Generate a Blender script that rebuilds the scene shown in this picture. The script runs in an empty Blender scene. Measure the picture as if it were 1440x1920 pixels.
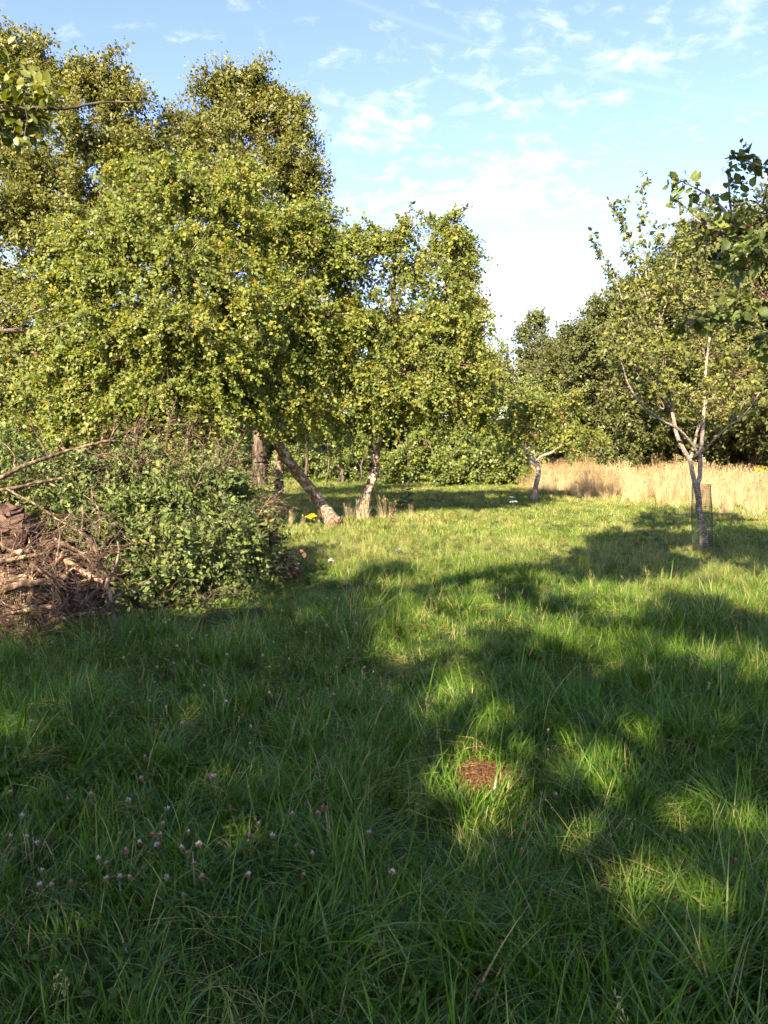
import bpy, math, random
import numpy as np
from mathutils import Matrix, Vector

# ------------------------------------------------------------------ camera
F, CAM_H = 1450.0, 1.55
PITCH = math.atan(120.0 / F)
scene = bpy.context.scene
COL = scene.collection
cam_data = bpy.data.cameras.new("camera")
cam = bpy.data.objects.new("camera", cam_data)
COL.objects.link(cam)
cam_data.sensor_fit = 'VERTICAL'
cam_data.angle_y = 2 * math.atan(960 / F)
cam_data.clip_start, cam_data.clip_end = 0.05, 2000
cam.location = (0, 0, CAM_H)
cam.rotation_euler = (math.pi / 2 - PITCH, 0, 0)
scene.camera = cam

# ------------------------------------------------------------------ sky and sun
SUN_A, SUN_E = math.radians(23), math.radians(31)      # behind and to the left of the viewer
TO_SUN = np.array([-math.sin(SUN_A) * math.cos(SUN_E), -math.cos(SUN_A) * math.cos(SUN_E), math.sin(SUN_E)])
SKY_STRENGTH, SUN_STRENGTH, EXPOSURE = 0.077, 5.0, 2.28


def px_dir(u, v):
    xc, yc = (u - 720) / F, (960 - v) / F
    d = np.array([xc, math.cos(PITCH) + yc * math.sin(PITCH), -math.sin(PITCH) + yc * math.cos(PITCH)])
    return d / np.linalg.norm(d)


def azel(u, v):
    d = px_dir(u, v)
    return math.atan2(d[0], d[1]), math.asin(d[2])


world = bpy.data.worlds.new("World")
scene.world = world
world.use_nodes = True
wt = world.node_tree
wt.nodes.clear()


def wn(kind, **kw):
    n = wt.nodes.new(kind)
    for k, v in kw.items():
        setattr(n, k, v)
    return n


def wm(op, a, b=None, c=None, clamp=False):
    n = wn("ShaderNodeMath", operation=op, use_clamp=clamp)
    for i, s in enumerate((a, b, c)):
        if s is None:
            continue
        if isinstance(s, (int, float)):
            n.inputs[i].default_value = s
        else:
            wt.links.new(s, n.inputs[i])
    return n.outputs[0]


sky = wn("ShaderNodeTexSky", sky_type='NISHITA', sun_disc=False)
sky.sun_elevation = SUN_E
sky.sun_rotation = math.radians(180 + 23)
sky.altitude = 200
sky.air_density, sky.dust_density, sky.ozone_density = 1.0, 0.6, 1.6
tc = wn("ShaderNodeTexCoord")
sep = wn("ShaderNodeSeparateXYZ")
wt.links.new(tc.outputs["Generated"], sep.inputs[0])
X, Y, Z = sep.outputs
AZ, EL = wm('ARCTAN2', X, Y), wm('ARCSINE', Z)
zz = wm('ADD', wm('MAXIMUM', Z, 0.0), 0.10)
comb = wn("ShaderNodeCombineXYZ")
wt.links.new(wm('DIVIDE', X, zz), comb.inputs[0])
wt.links.new(wm('DIVIDE', Y, zz), comb.inputs[1])


def wnoise(scale, detail, rough, dist=0.0):
    n = wn("ShaderNodeTexNoise")
    n.inputs["Scale"].default_value = scale
    n.inputs["Detail"].default_value = detail
    n.inputs["Roughness"].default_value = rough
    n.inputs["Distortion"].default_value = dist
    wt.links.new(comb.outputs[0], n.inputs["Vector"])
    return n.outputs["Fac"]


big = wnoise(0.9, 3, 0.5)
fine = wnoise(11, 7, 0.62, 0.35)
bias = wm('MULTIPLY', wm('SUBTRACT', big, 0.5), 0.55)
for (u, v, su, sv, w) in [(930, 375, 110, 32, .31), (730, 385, 110, 28, .18), (1010, 300, 110, 22, .20), (1000, 560, 130, 50, .42),
                          (1160, 95, 170, 50, .10), (1070, 190, 110, 36, .10), (720, 235, 90, 36, .13), (1330, 60, 110, 45, .07),
                          (1000, 320, 330, 40, .03), (1250, 390, 110, 30, .10), (1000, 640, 160, 45, .22), (1380, 250, 90, 60, .03)]:
    a0, e0 = azel(u, v)
    sa, se = su / F, sv / F
    q = wm('ADD', wm('POWER', wm('ABSOLUTE', wm('DIVIDE', wm('SUBTRACT', AZ, a0), sa)), 2),
           wm('POWER', wm('ABSOLUTE', wm('DIVIDE', wm('SUBTRACT', EL, e0), se)), 2))
    bias = wm('ADD', bias, wm('MULTIPLY', wm('EXPONENT', wm('MULTIPLY', q, -0.7)), w))
dens = wm('ADD', fine, bias)
mr = wn("ShaderNodeMapRange", interpolation_type='SMOOTHSTEP')
wt.links.new(dens, mr.inputs["Value"])
mr.inputs["From Min"].default_value = 0.52
mr.inputs["From Max"].default_value = 1.02
mr.inputs["To Max"].default_value = 0.95
(a1, e1), (a2, e2) = azel(700, 15), azel(1400, 195)
slope = (e2 - e1) / (a2 - a1)
off = wm('SUBTRACT', EL, wm('ADD', wm('MULTIPLY', wm('SUBTRACT', AZ, a1), slope), e1))
trail = wm('MULTIPLY', wm('EXPONENT', wm('MULTIPLY', wm('POWER', wm('ABSOLUTE', wm('DIVIDE', off, 0.0028)), 2), -1)), 0.055)
trail = wm('MULTIPLY', trail, wm('GREATER_THAN', AZ, -0.25))
hz = wm('MULTIPLY', wm('EXPONENT', wm('MULTIPLY', wm('MAXIMUM', EL, 0.0), -5.5)), 0.12)
veil = wm('MAXIMUM', wm('MULTIPLY', mr.outputs[0], 0.88), wm('ADD', trail, hz), clamp=True)
tintmix = wn("ShaderNodeMix", data_type='RGBA', blend_type='MULTIPLY')
tintmix.inputs[0].default_value = 1.0
tintmix.inputs[7].default_value = (1.0, 0.93, 1.10, 1)
wt.links.new(sky.outputs[0], tintmix.inputs[6])
mixc = wn("ShaderNodeMix", data_type='RGBA')
wt.links.new(veil, mixc.inputs[0])
wt.links.new(tintmix.outputs[2], mixc.inputs[6])
mixc.inputs[7].default_value = (5.0, 5.15, 5.4, 1)
bg = wn("ShaderNodeBackground")
bg.inputs[1].default_value = SKY_STRENGTH
wt.links.new(mixc.outputs[2], bg.inputs[0])
wo = wn("ShaderNodeOutputWorld")
wt.links.new(bg.outputs[0], wo.inputs[0])

sun_data = bpy.data.lights.new("sun", 'SUN')
sun_data.energy = SUN_STRENGTH
sun_data.angle = math.radians(0.5)
sun_data.color = (1.0, 0.85, 0.63)
sun = bpy.data.objects.new("sun", sun_data)
COL.objects.link(sun)
sun.rotation_euler = Vector(TO_SUN).to_track_quat('Z', 'Y').to_euler()
sun.location = (-20, -15, 30)

vs = scene.view_settings
vs.view_transform, vs.look, vs.gamma, vs.use_curve_mapping = 'Standard', 'None', 1.0, False
vs.exposure = EXPOSURE
cy = scene.cycles
cy.max_bounces, cy.diffuse_bounces, cy.glossy_bounces = 5, 4, 1
cy.use_adaptive_sampling, cy.adaptive_threshold, cy.adaptive_min_samples = True, 0.03, 16
cy.transmission_bounces, cy.transparent_max_bounces = 4, 8
cy.use_denoising = True
cy.sample_clamp_indirect = 6
cy.caustics_reflective = cy.caustics_refractive = False

# ------------------------------------------------------------------ helpers
RNG = np.random.default_rng(7)


def P(u, v, d):
    k = px_dir(u, v)
    return k * (d / k[1]) + np.array([0, 0, CAM_H])


def G(u, v, z=0.0):
    k = px_dir(u, v)
    return k * ((z - CAM_H) / k[2]) + np.array([0, 0, CAM_H])


def proj(p):
    p = np.asarray(p, float)
    x, y, z = p[..., 0], p[..., 1], p[..., 2] - CAM_H
    c, s = math.cos(PITCH), math.sin(PITCH)
    dep = y * c - z * s
    up = y * s + z * c
    ok = dep > 0.05
    dd = np.where(ok, dep, 1)
    return np.where(ok, 720 + F * x / dd, -9999), np.where(ok, 960 - F * up / dd, -9999)


def ground_z(x, y):
    x, y = np.asarray(x, float), np.asarray(y, float)
    return (0.035 * np.sin(x * 0.7 + 1.3) * np.cos(y * 0.53) + 0.02 * np.sin(x * 1.9 + y * 1.3)) * np.clip((y - 1) / 3, 0, 1)


def norm(a):
    return a / np.maximum(np.linalg.norm(a, axis=-1, keepdims=True), 1e-9)


def make_mesh(name, V, Q=None, T=None, tint=None, smooth=False, mat=None):
    me = bpy.data.meshes.new(name)
    V = np.asarray(V, np.float32).reshape(-1, 3)
    Q = np.zeros((0, 4), np.int32) if Q is None else np.asarray(Q, np.int32).reshape(-1, 4)
    T = np.zeros((0, 3), np.int32) if T is None else np.asarray(T, np.int32).reshape(-1, 3)
    me.vertices.add(len(V))
    me.vertices.foreach_set("co", V.ravel())
    nl = Q.size + T.size
    me.loops.add(nl)
    me.loops.foreach_set("vertex_index", np.concatenate([Q.ravel(), T.ravel()]))
    me.polygons.add(len(Q) + len(T))
    st = np.concatenate([np.arange(len(Q)) * 4, Q.size + np.arange(len(T)) * 3]).astype(np.int32)
    me.polygons.foreach_set("loop_start", st)
    if smooth:
        me.polygons.foreach_set("use_smooth", np.ones(len(st), bool))
    if tint is not None:
        at = me.attributes.new("tint", 'FLOAT', 'FACE')
        at.data.foreach_set("value", np.asarray(tint, np.float32))
    me.update(calc_edges=True)
    if mat is not None:
        me.materials.append(mat)
    return me


def obj(name, me, parent=None, loc=None, kind=None):
    o = bpy.data.objects.new(name, me)
    COL.objects.link(o)
    if parent is not None:
        o.parent = parent
    if loc is not None:
        o.location = loc
    if kind:
        o["kind"] = kind
    return o


def tag(o, label, cat, group=None):
    o["label"], o["category"] = label, cat
    if group:
        o["group"] = group
    return o


def thing(name, loc, label, cat, group=None):
    o = obj(name, None, loc=tuple(float(a) for a in loc))
    o.empty_display_size = 0.2
    return tag(o, label, cat, group)


def copy_tree(root, loc, rz, scale, label, group=None):
    r = root.copy()
    COL.objects.link(r)
    r.location, r.rotation_euler, r.scale = loc, (0, 0, rz), scale
    r["label"] = label
    if group:
        r["group"] = group
    for ch in root.children:
        c = ch.copy()
        COL.objects.link(c)
        c.parent = r
    return r


def tubes(paths, radii, k=3, wob=0.0, rng=None):
    """paths (T,n,3) radii (T,n) -> vertices and quads of tapered tubes"""
    paths, radii = np.asarray(paths, float), np.asarray(radii, float)
    Tn, n, _ = paths.shape
    tang = np.gradient(paths, axis=1)
    tang = norm(tang)
    ref = np.where(np.abs(tang[:, :1, 2:3]) > 0.8, np.array([1., 0, 0]), np.array([0, 0, 1.]))
    a = norm(np.cross(tang, np.broadcast_to(ref, tang.shape)))
    b = np.cross(tang, a)
    ang = np.arange(k) / k * 2 * math.pi
    ca, sa = np.cos(ang), np.sin(ang)
    r = radii[:, :, None]
    if wob and rng is not None:
        r = r * (1 + wob * rng.standard_normal((Tn, n, k)))
    V = paths[:, :, None, :] + r[..., None] * (a[:, :, None, :] * ca[:, None] + b[:, :, None, :] * sa[:, None])
    idx = np.arange(Tn * n * k).reshape(Tn, n, k)
    i0, i1 = idx[:, :-1], idx[:, 1:]
    Q = np.stack([i0, np.roll(i0, -1, 2), np.roll(i1, -1, 2), i1], -1).reshape(-1, 4)
    return V.reshape(-1, 3), Q


class Bag:
    """collects vertices and faces of one mesh"""
    def __init__(self):
        self.V, self.Q, self.T, self.n, self.tq, self.tt = [], [], [], 0, [], []

    def add(self, V, Q=None, T=None, tint=0.5):
        V = np.asarray(V, float).reshape(-1, 3)
        if Q is not None and len(Q):
            Q = np.asarray(Q)
            self.Q.append(Q + self.n)
            self.tq.append(np.broadcast_to(np.asarray(tint, float), (len(Q),)))
        if T is not None and len(T):
            T = np.asarray(T)
            self.T.append(T + self.n)
            self.tt.append(np.broadcast_to(np.asarray(tint, float), (len(T),)))
        self.V.append(V)
        self.n += len(V)

    def mesh(self, name, mat, smooth=False, origin=(0, 0, 0)):
        V = np.concatenate(self.V) - np.asarray(origin)
        Q = np.concatenate(self.Q) if self.Q else None
        T = np.concatenate(self.T) if self.T else None
        tint = np.concatenate(self.tq + self.tt)
        return make_mesh(name, V, Q, T, tint, smooth, mat)


def spline(pts, n):
    """Catmull-Rom resample of a polyline to n points"""
    pts = np.asarray(pts, float)
    m = len(pts)
    if m == 2:
        return pts[0] + (pts[1] - pts[0]) * np.linspace(0, 1, n)[:, None]
    ext = np.vstack([2 * pts[0] - pts[1], pts, 2 * pts[-1] - pts[-2]])
    out = []
    for s in np.linspace(0, m - 1 - 1e-6, n):
        i = int(s)
        t = s - i
        p0, p1, p2, p3 = ext[i:i + 4]
        out.append(0.5 * ((2 * p1) + (-p0 + p2) * t + (2 * p0 - 5 * p1 + 4 * p2 - p3) * t * t + (-p0 + 3 * p1 - 3 * p2 + p3) * t ** 3))
    return np.array(out)


def limb_mesh(name, pts, radii, mat, origin, k=12, n=None, rng=RNG, flare=False, knobby=0.05):
    L = np.linalg.norm(np.diff(np.asarray(pts), axis=0), axis=1).sum()
    n = n or max(8, int(L / 0.09))
    pth = spline(pts, n)
    rr = np.interp(np.linspace(0, 1, n), np.linspace(0, 1, len(radii)), radii)
    pth = pth + rng.standard_normal(pth.shape) * rr[:, None] * 0.05
    if flare:
        h = pth[:, 2] - pth[0, 2]
        rr = rr * (1 + 0.35 * np.exp(-h / 0.16))
    V, Q = tubes(pth[None], rr[None], k, knobby, rng)
    # cap the ends
    V = np.vstack([V, pth[0], pth[-1]])
    i0, i1 = len(V) - 2, len(V) - 1
    ring = np.arange(k)
    T = [(i0, (j + 1) % k, j) for j in ring] + [(i1, (n - 1) * k + j, (n - 1) * k + (j + 1) % k) for j in ring]
    return make_mesh(name, V - np.asarray(origin), Q, np.array(T), np.full(len(Q) + len(T), 0.5), True, mat)


def leaf_cards(pos, axis, nrm, L, W, fold=0.25, oval=False):
    """one small folded leaf per position"""
    axis, nrm = norm(axis), norm(nrm)
    b = norm(np.cross(nrm, axis))
    nn = np.cross(axis, b)
    L, W = L[:, None], W[:, None]
    N = len(pos)
    if not oval:
        V = np.stack([pos, pos + axis * L * .45 + b * W + nn * W * fold, pos + axis * L, pos + axis * L * .45 - b * W + nn * W * fold], 1)
        Q = np.arange(N * 4).reshape(N, 4)
        return V.reshape(-1, 3), Q, 1
    droop = -nn * L * 0.10
    V = np.stack([pos, pos + axis * L * .28 + b * W * .9 + nn * W * fold, pos + axis * L * .70 + b * W * .85 + nn * W * fold + droop * .5,
                  pos + axis * L + droop, pos + axis * L * .70 - b * W * .85 + nn * W * fold + droop * .5, pos + axis * L * .28 - b * W * .9 + nn * W * fold], 1)
    i = np.arange(N)[:, None] * 6
    Q = np.concatenate([i + np.array([[0, 1, 2, 3]]), i + np.array([[0, 3, 4, 5]])], 1).reshape(-1, 4)
    return V.reshape(-1, 3), Q, 2


# ------------------------------------------------------------------ materials
def nmat(name):
    m = bpy.data.materials.new(name)
    m.use_nodes = True
    t = m.node_tree
    t.nodes.clear()
    return m, t


def node(t, kind, ins=None, **kw):
    n = t.nodes.new(kind)
    for k, v in kw.items():
        setattr(n, k, v)
    for k, v in (ins or {}).items():
        if hasattr(v, "is_linked") or isinstance(v, bpy.types.NodeSocket):
            t.links.new(v, n.inputs[k])
        else:
            n.inputs[k].default_value = v
    return n


def ramp(t, fac, stops):
    r = t.nodes.new("ShaderNodeValToRGB")
    el = r.color_ramp.elements
    while len(el) < len(stops):
        el.new(0.5)
    for e, (p, c) in zip(el, stops):
        e.position, e.color = p, (*c, 1)
    t.links.new(fac, r.inputs[0])
    return r.outputs[0]


def leaf_material(name, stops, transl=0.4, gloss=0.05, rough=0.45, patch=0.5, patch_amt=0.25, instancer=False):
    m, t = nmat(name)
    fac = node(t, "ShaderNodeAttribute", attribute_name="tint").outputs["Fac"]
    geo = node(t, "ShaderNodeNewGeometry")
    nz = node(t, "ShaderNodeTexNoise", {"Vector": geo.outputs["Position"], "Scale": patch, "Detail": 2.0})
    add = node(t, "ShaderNodeMath", {0: nz.outputs["Fac"], 1: 0.5}, operation='SUBTRACT')
    add = node(t, "ShaderNodeMath", {0: add.outputs[0], 1: patch_amt * 2, 2: fac}, operation='MULTIPLY_ADD')
    val = add.outputs[0]
    if instancer:
        ia = node(t, "ShaderNodeAttribute", attribute_name="itint", attribute_type='INSTANCER')
        val = node(t, "ShaderNodeMath", {0: val, 1: ia.outputs["Fac"]}, operation='ADD').outputs[0]
    col = ramp(t, val, stops)
    dif = node(t, "ShaderNodeBsdfDiffuse", {"Color": col})
    hs = node(t, "ShaderNodeHueSaturation", {"Color": col, "Saturation": 1.12, "Value": 1.15, "Hue": 0.49})
    tr = node(t, "ShaderNodeBsdfTranslucent", {"Color": hs.outputs[0]})
    mx = node(t, "ShaderNodeMixShader", {0: transl, 1: dif.outputs[0], 2: tr.outputs[0]})
    gl = node(t, "ShaderNodeBsdfGlossy", {"Color": (0.9, 0.95, 1, 1), "Roughness": rough})
    fr = node(t, "ShaderNodeLayerWeight", {"Blend": 0.25})
    fm = node(t, "ShaderNodeMath", {0: fr.outputs["Fresnel"], 1: gloss * 1.2, 2: gloss * 0.35}, operation='MULTIPLY_ADD')
    mx2 = node(t, "ShaderNodeMixShader", {0: fm.outputs[0], 1: mx.outputs[0], 2: gl.outputs[0]})
    out = node(t, "ShaderNodeOutputMaterial", {0: mx2.outputs[0]})
    return m


def bark_material(name, stops, scale=9.0, stretch=0.25, bump=0.6, lichen=None, bands=False):
    m, t = nmat(name)
    tcn = node(t, "ShaderNodeTexCoord")
    mp = node(t, "ShaderNodeMapping", {"Vector": tcn.outputs["Object"]})
    mp.inputs["Scale"].default_value = (1, 1, stretch if not bands else 1 / stretch)
    n1 = node(t, "ShaderNodeTexNoise", {"Vector": mp.outputs[0], "Scale": scale, "Detail": 6.0, "Roughness": 0.65, "Distortion": 0.6})
    n2 = node(t, "ShaderNodeTexVoronoi", {"Vector": mp.outputs[0], "Scale": scale * 2.2})
    mixf = node(t, "ShaderNodeMath", {0: n1.outputs["Fac"], 1: n2.outputs["Distance"]}, operation='MULTIPLY_ADD')
    mixf.inputs[1].default_value = 0.75
    t.links.new(n1.outputs["Fac"], mixf.inputs[0])
    sc = node(t, "ShaderNodeMath", {0: n2.outputs["Distance"], 1: 0.3}, operation='MULTIPLY')
    t.links.new(sc.outputs[0], mixf.inputs[2])
    col = ramp(t, mixf.outputs[0], stops)
    if lichen:
        n3 = node(t, "ShaderNodeTexNoise", {"Vector": tcn.outputs["Object"], "Scale": lichen[1], "Detail": 5.0, "Roughness": 0.6})
        mr_ = node(t, "ShaderNodeMapRange", {"Value": n3.outputs["Fac"], "From Min": lichen[2], "From Max": lichen[2] + 0.09})
        mc = node(t, "ShaderNodeMix", {0: mr_.outputs[0]}, data_type='RGBA')
        t.links.new(col, mc.inputs[6])
        mc.inputs[7].default_value = (*lichen[0], 1)
        col = mc.outputs[2]
    bp = node(t, "ShaderNodeBump", {"Height": mixf.outputs[0], "Strength": bump, "Distance": 0.02})
    bs = node(t, "ShaderNodeBsdfPrincipled", {"Base Color": col, "Roughness": 0.88, "Normal": bp.outputs[0]})
    bs.inputs["Specular IOR Level"].default_value = 0.2
    node(t, "ShaderNodeOutputMaterial", {0: bs.outputs[0]})
    return m


def solid_material(name, stops, scale=6.0, rough=0.85, bump=0.4, dist=0.02, detail=6.0):
    m, t = nmat(name)
    tcn = node(t, "ShaderNodeTexCoord")
    n1 = node(t, "ShaderNodeTexNoise", {"Vector": tcn.outputs["Object"], "Scale": scale, "Detail": detail, "Roughness": 0.62})
    col = ramp(t, n1.outputs["Fac"], stops)
    bp = node(t, "ShaderNodeBump", {"Height": n1.outputs["Fac"], "Strength": bump, "Distance": dist})
    bs = node(t, "ShaderNodeBsdfPrincipled", {"Base Color": col, "Roughness": rough, "Normal": bp.outputs[0]})
    bs.inputs["Specular IOR Level"].default_value = 0.25
    node(t, "ShaderNodeOutputMaterial", {0: bs.outputs[0]})
    return m


M = {}
M['plum_leaf'] = leaf_material("plum_leaf", [(0.0, (.084, .114, .022)), (0.35, (.138, .172, .031)), (0.65, (.200, .228, .040)), (0.86, (.265, .275, .044)), (0.95, (.36, .305, .040)), (1.0, (.28, .14, .035))], 0.50, 0.035, patch=0.7)
M['young_leaf'] = leaf_material("young_leaf", [(0.0, (.075, .094, .022)), (0.4, (.135, .155, .030)), (0.75, (.20, .21, .038)), (1.0, (.29, .28, .04))], 0.44, 0.04)
M['oak_leaf'] = leaf_material("oak_leaf", [(0.0, (.092, .104, .024)), (0.5, (.162, .168, .036)), (1.0, (.235, .222, .048))], 0.44, 0.035, patch=0.35)
M['wood_leaf'] = leaf_material("wood_leaf", [(0.0, (.055, .068, .022)), (0.5, (.108, .122, .036)), (1.0, (.175, .178, .050))], 0.36, 0.035, patch=0.3)
M['shrub_leaf'] = leaf_material("shrub_leaf", [(0.0, (.065, .092, .018)), (0.5, (.13, .165, .028)), (1.0, (.21, .235, .036))], 0.36, 0.06)
M['apple_leaf'] = leaf_material("apple_leaf", [(0.0, (.055, .082, .018)), (0.5, (.105, .138, .027)), (0.9, (.17, .19, .036)), (1.0, (.24, .22, .03))], 0.40, 0.04)
M['shade_leaf'] = leaf_material("shade_leaf", [(0.0, (.055, .072, .012)), (0.6, (.105, .13, .018)), (1.0, (.18, .18, .025))], 0.36, 0.06)
M['weed_leaf'] = leaf_material("weed_leaf", [(0.0, (.052, .076, .020)), (0.5, (.112, .145, .036)), (0.85, (.168, .198, .050)), (1.0, (.25, .26, .05))], 0.34, 0.035, patch=1.5)
M['brown_leaf'] = leaf_material("brown_leaf", [(0.0, (.06, .030, .020)), (0.6, (.13, .062, .040)), (1.0, (.22, .13, .08))], 0.2, 0.04)
M['grass'] = leaf_material("grass_blade", [(0.0, (.026, .072, .004)), (0.3, (.058, .136, .007)), (0.6, (.108, .192, .020)), (0.85, (.180, .245, .055)), (0.94, (.32, .29, .10)), (1.0, (.42, .33, .14))], 0.38, 0.024, rough=0.36, patch=0.45, patch_amt=0.18, instancer=True)
M['dry'] = leaf_material("dry_grass_blade", [(0.0, (.27, .165, .080)), (0.2, (.42, .30, .135)), (0.5, (.58, .465, .25)), (1.0, (.70, .60, .38))], 0.3, 0.03, patch=0.6, patch_amt=0.2, instancer=True)
M['clover'] = leaf_material("clover_leaf", [(0.0, (.035, .075, .010)), (0.5, (.068, .128, .015)), (1.0, (.12, .18, .024))], 0.36, 0.012, instancer=True)
M['petal'] = leaf_material("petal", [(0.0, (.22, .09, .05)), (0.35, (.36, .22, .16)), (0.6, (.48, .40, .35)), (1.0, (.60, .56, .50))], 0.25, 0.02, patch_amt=0.0)
M['umbel'] = leaf_material("umbel_petal", [(0.0, (.7, .7, .66)), (1.0, (.86, .86, .84))], 0.2, 0.02, patch_amt=0.0)
M['yellow'] = leaf_material("yellow_petal", [(0.0, (.5, .36, .02)), (1.0, (.7, .55, .03))], 0.2, 0.02, patch_amt=0.0)
M['stalk'] = leaf_material("stalk", [(0.0, (.07, .10, .03)), (1.0, (.14, .17, .05))], 0.15, 0.05, patch_amt=0.0)
M['bark_plum'] = bark_material("plum_bark", [(0.25, (.075, .045, .030)), (0.5, (.20, .125, .08)), (0.75, (.34, .235, .16))], 13, 0.55, 0.9, ((.40, .36, .27), 7.5, 0.53))
M['bark_grey'] = bark_material("grey_bark", [(0.25, (.10, .075, .055)), (0.5, (.25, .20, .15)), (0.75, (.40, .33, .25))], 8, 0.3, 0.8, ((.42, .40, .32), 5.0, 0.58))
M['bark_young'] = bark_material("young_bark", [(0.3, (.12, .095, .078)), (0.5, (.245, .20, .155)), (0.75, (.40, .33, .255))], 10, 0.35, 0.35, ((.38, .33, .26), 7.0, 0.62), bands=True)
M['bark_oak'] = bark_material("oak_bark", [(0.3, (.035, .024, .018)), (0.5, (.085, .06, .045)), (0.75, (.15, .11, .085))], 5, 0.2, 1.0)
M['twig'] = bark_material("twig_bark", [(0.3, (.085, .055, .042)), (0.5, (.19, .135, .10)), (0.75, (.32, .25, .19))], 12, 0.5, 0.2)
M['dead_wood'] = bark_material("dead_wood", [(0.25, (.055, .034, .022)), (0.5, (.145, .096, .062)), (0.75, (.30, .225, .155))], 9, 0.3, 0.7, ((.36, .30, .13), 6.0, 0.61))
M['dead_red'] = bark_material("dead_wood_reddish", [(0.25, (.038, .022, .014)), (0.5, (.090, .055, .036)), (0.75, (.18, .125, .088))], 9, 0.3, 0.7)
M['raw_wood'] = bark_material("raw_wood", [(0.25, (.20, .115, .065)), (0.5, (.36, .235, .145)), (0.75, (.52, .39, .26))], 14, 0.15, 0.8)
M['stone'] = solid_material("sandstone", [(0.25, (.032, .019, .014)), (0.5, (.085, .048, .034)), (0.75, (.17, .115, .088))], 9, 0.9, 1.0, 0.05)
M['soil'] = solid_material("soil", [(0.3, (.030, .020, .014)), (0.6, (.07, .046, .032))], 14, 0.95, 0.7, 0.03)
M['needles'] = bark_material("dead_thatch", [(0.25, (.07, .028, .012)), (0.5, (.165, .072, .034)), (0.8, (.26, .14, .075))], 30, 0.3, 0.8)
M['guard'] = solid_material("green_plastic_mesh", [(0.3, (.035, .055, .030)), (0.7, (.06, .085, .045))], 20, 0.6, 0.0)
M['apple_fruit'] = solid_material("apple_skin", [(0.35, (.25, .17, .03)), (0.5, (.28, .07, .02)), (0.7, (.25, .03, .015))], 7, 0.35, 0.0)


def ground_material():
    m, t = nmat("meadow_soil")
    geo = node(t, "ShaderNodeNewGeometry")
    n1 = node(t, "ShaderNodeTexNoise", {"Vector": geo.outputs["Position"], "Scale": 0.5, "Detail": 6.0})
    n2 = node(t, "ShaderNodeTexNoise", {"Vector": geo.outputs["Position"], "Scale": 30.0, "Detail": 5.0, "Roughness": 0.7})
    s = node(t, "ShaderNodeMath", {0: n1.outputs["Fac"], 1: 0.5, 2: 0.0}, operation='MULTIPLY_ADD')
    s2 = node(t, "ShaderNodeMath", {0: n2.outputs["Fac"], 1: 0.5, 2: s.outputs[0]}, operation='MULTIPLY_ADD')
    col = ramp(t, s2.outputs[0], [(0.3, (.022, .030, .010)), (0.5, (.055, .075, .020)), (0.7, (.10, .12, .035))])
    bp = node(t, "ShaderNodeBump", {"Height": n2.outputs["Fac"], "Strength": 0.8, "Distance": 0.05})
    bs = node(t, "ShaderNodeBsdfPrincipled", {"Base Color": col, "Roughness": 0.95, "Normal": bp.outputs[0]})
    bs.inputs["Specular IOR Level"].default_value = 0.1
    node(t, "ShaderNodeOutputMaterial", {0: bs.outputs[0]})
    return m


M['ground'] = ground_material()

# ------------------------------------------------------------------ ground sheet
gx = np.concatenate([-np.geomspace(600, 12, 14), np.linspace(-11.5, 11.5, 47), np.geomspace(12, 600, 14)])
gy = np.concatenate([-np.geomspace(400, 6, 10), np.linspace(-5.5, 40, 76), np.geomspace(41, 900, 14)])
XX, YY = np.meshgrid(gx, gy)
ZZ = ground_z(XX, YY)
ii = np.arange(XX.size).reshape(XX.shape)
gq = np.stack([ii[:-1, :-1], ii[:-1, 1:], ii[1:, 1:], ii[1:, :-1]], -1).reshape(-1, 4)
ground = obj("meadow_ground", make_mesh("meadow_ground", np.stack([XX, YY, ZZ], -1), gq, smooth=True, mat=M['ground']), kind="structure")


# ------------------------------------------------------------------ tree growing
def ball(rng, n, shell=0.5):
    d = norm(rng.standard_normal((n, 3)))
    return d * (rng.random((n, 1)) ** shell)


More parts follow.
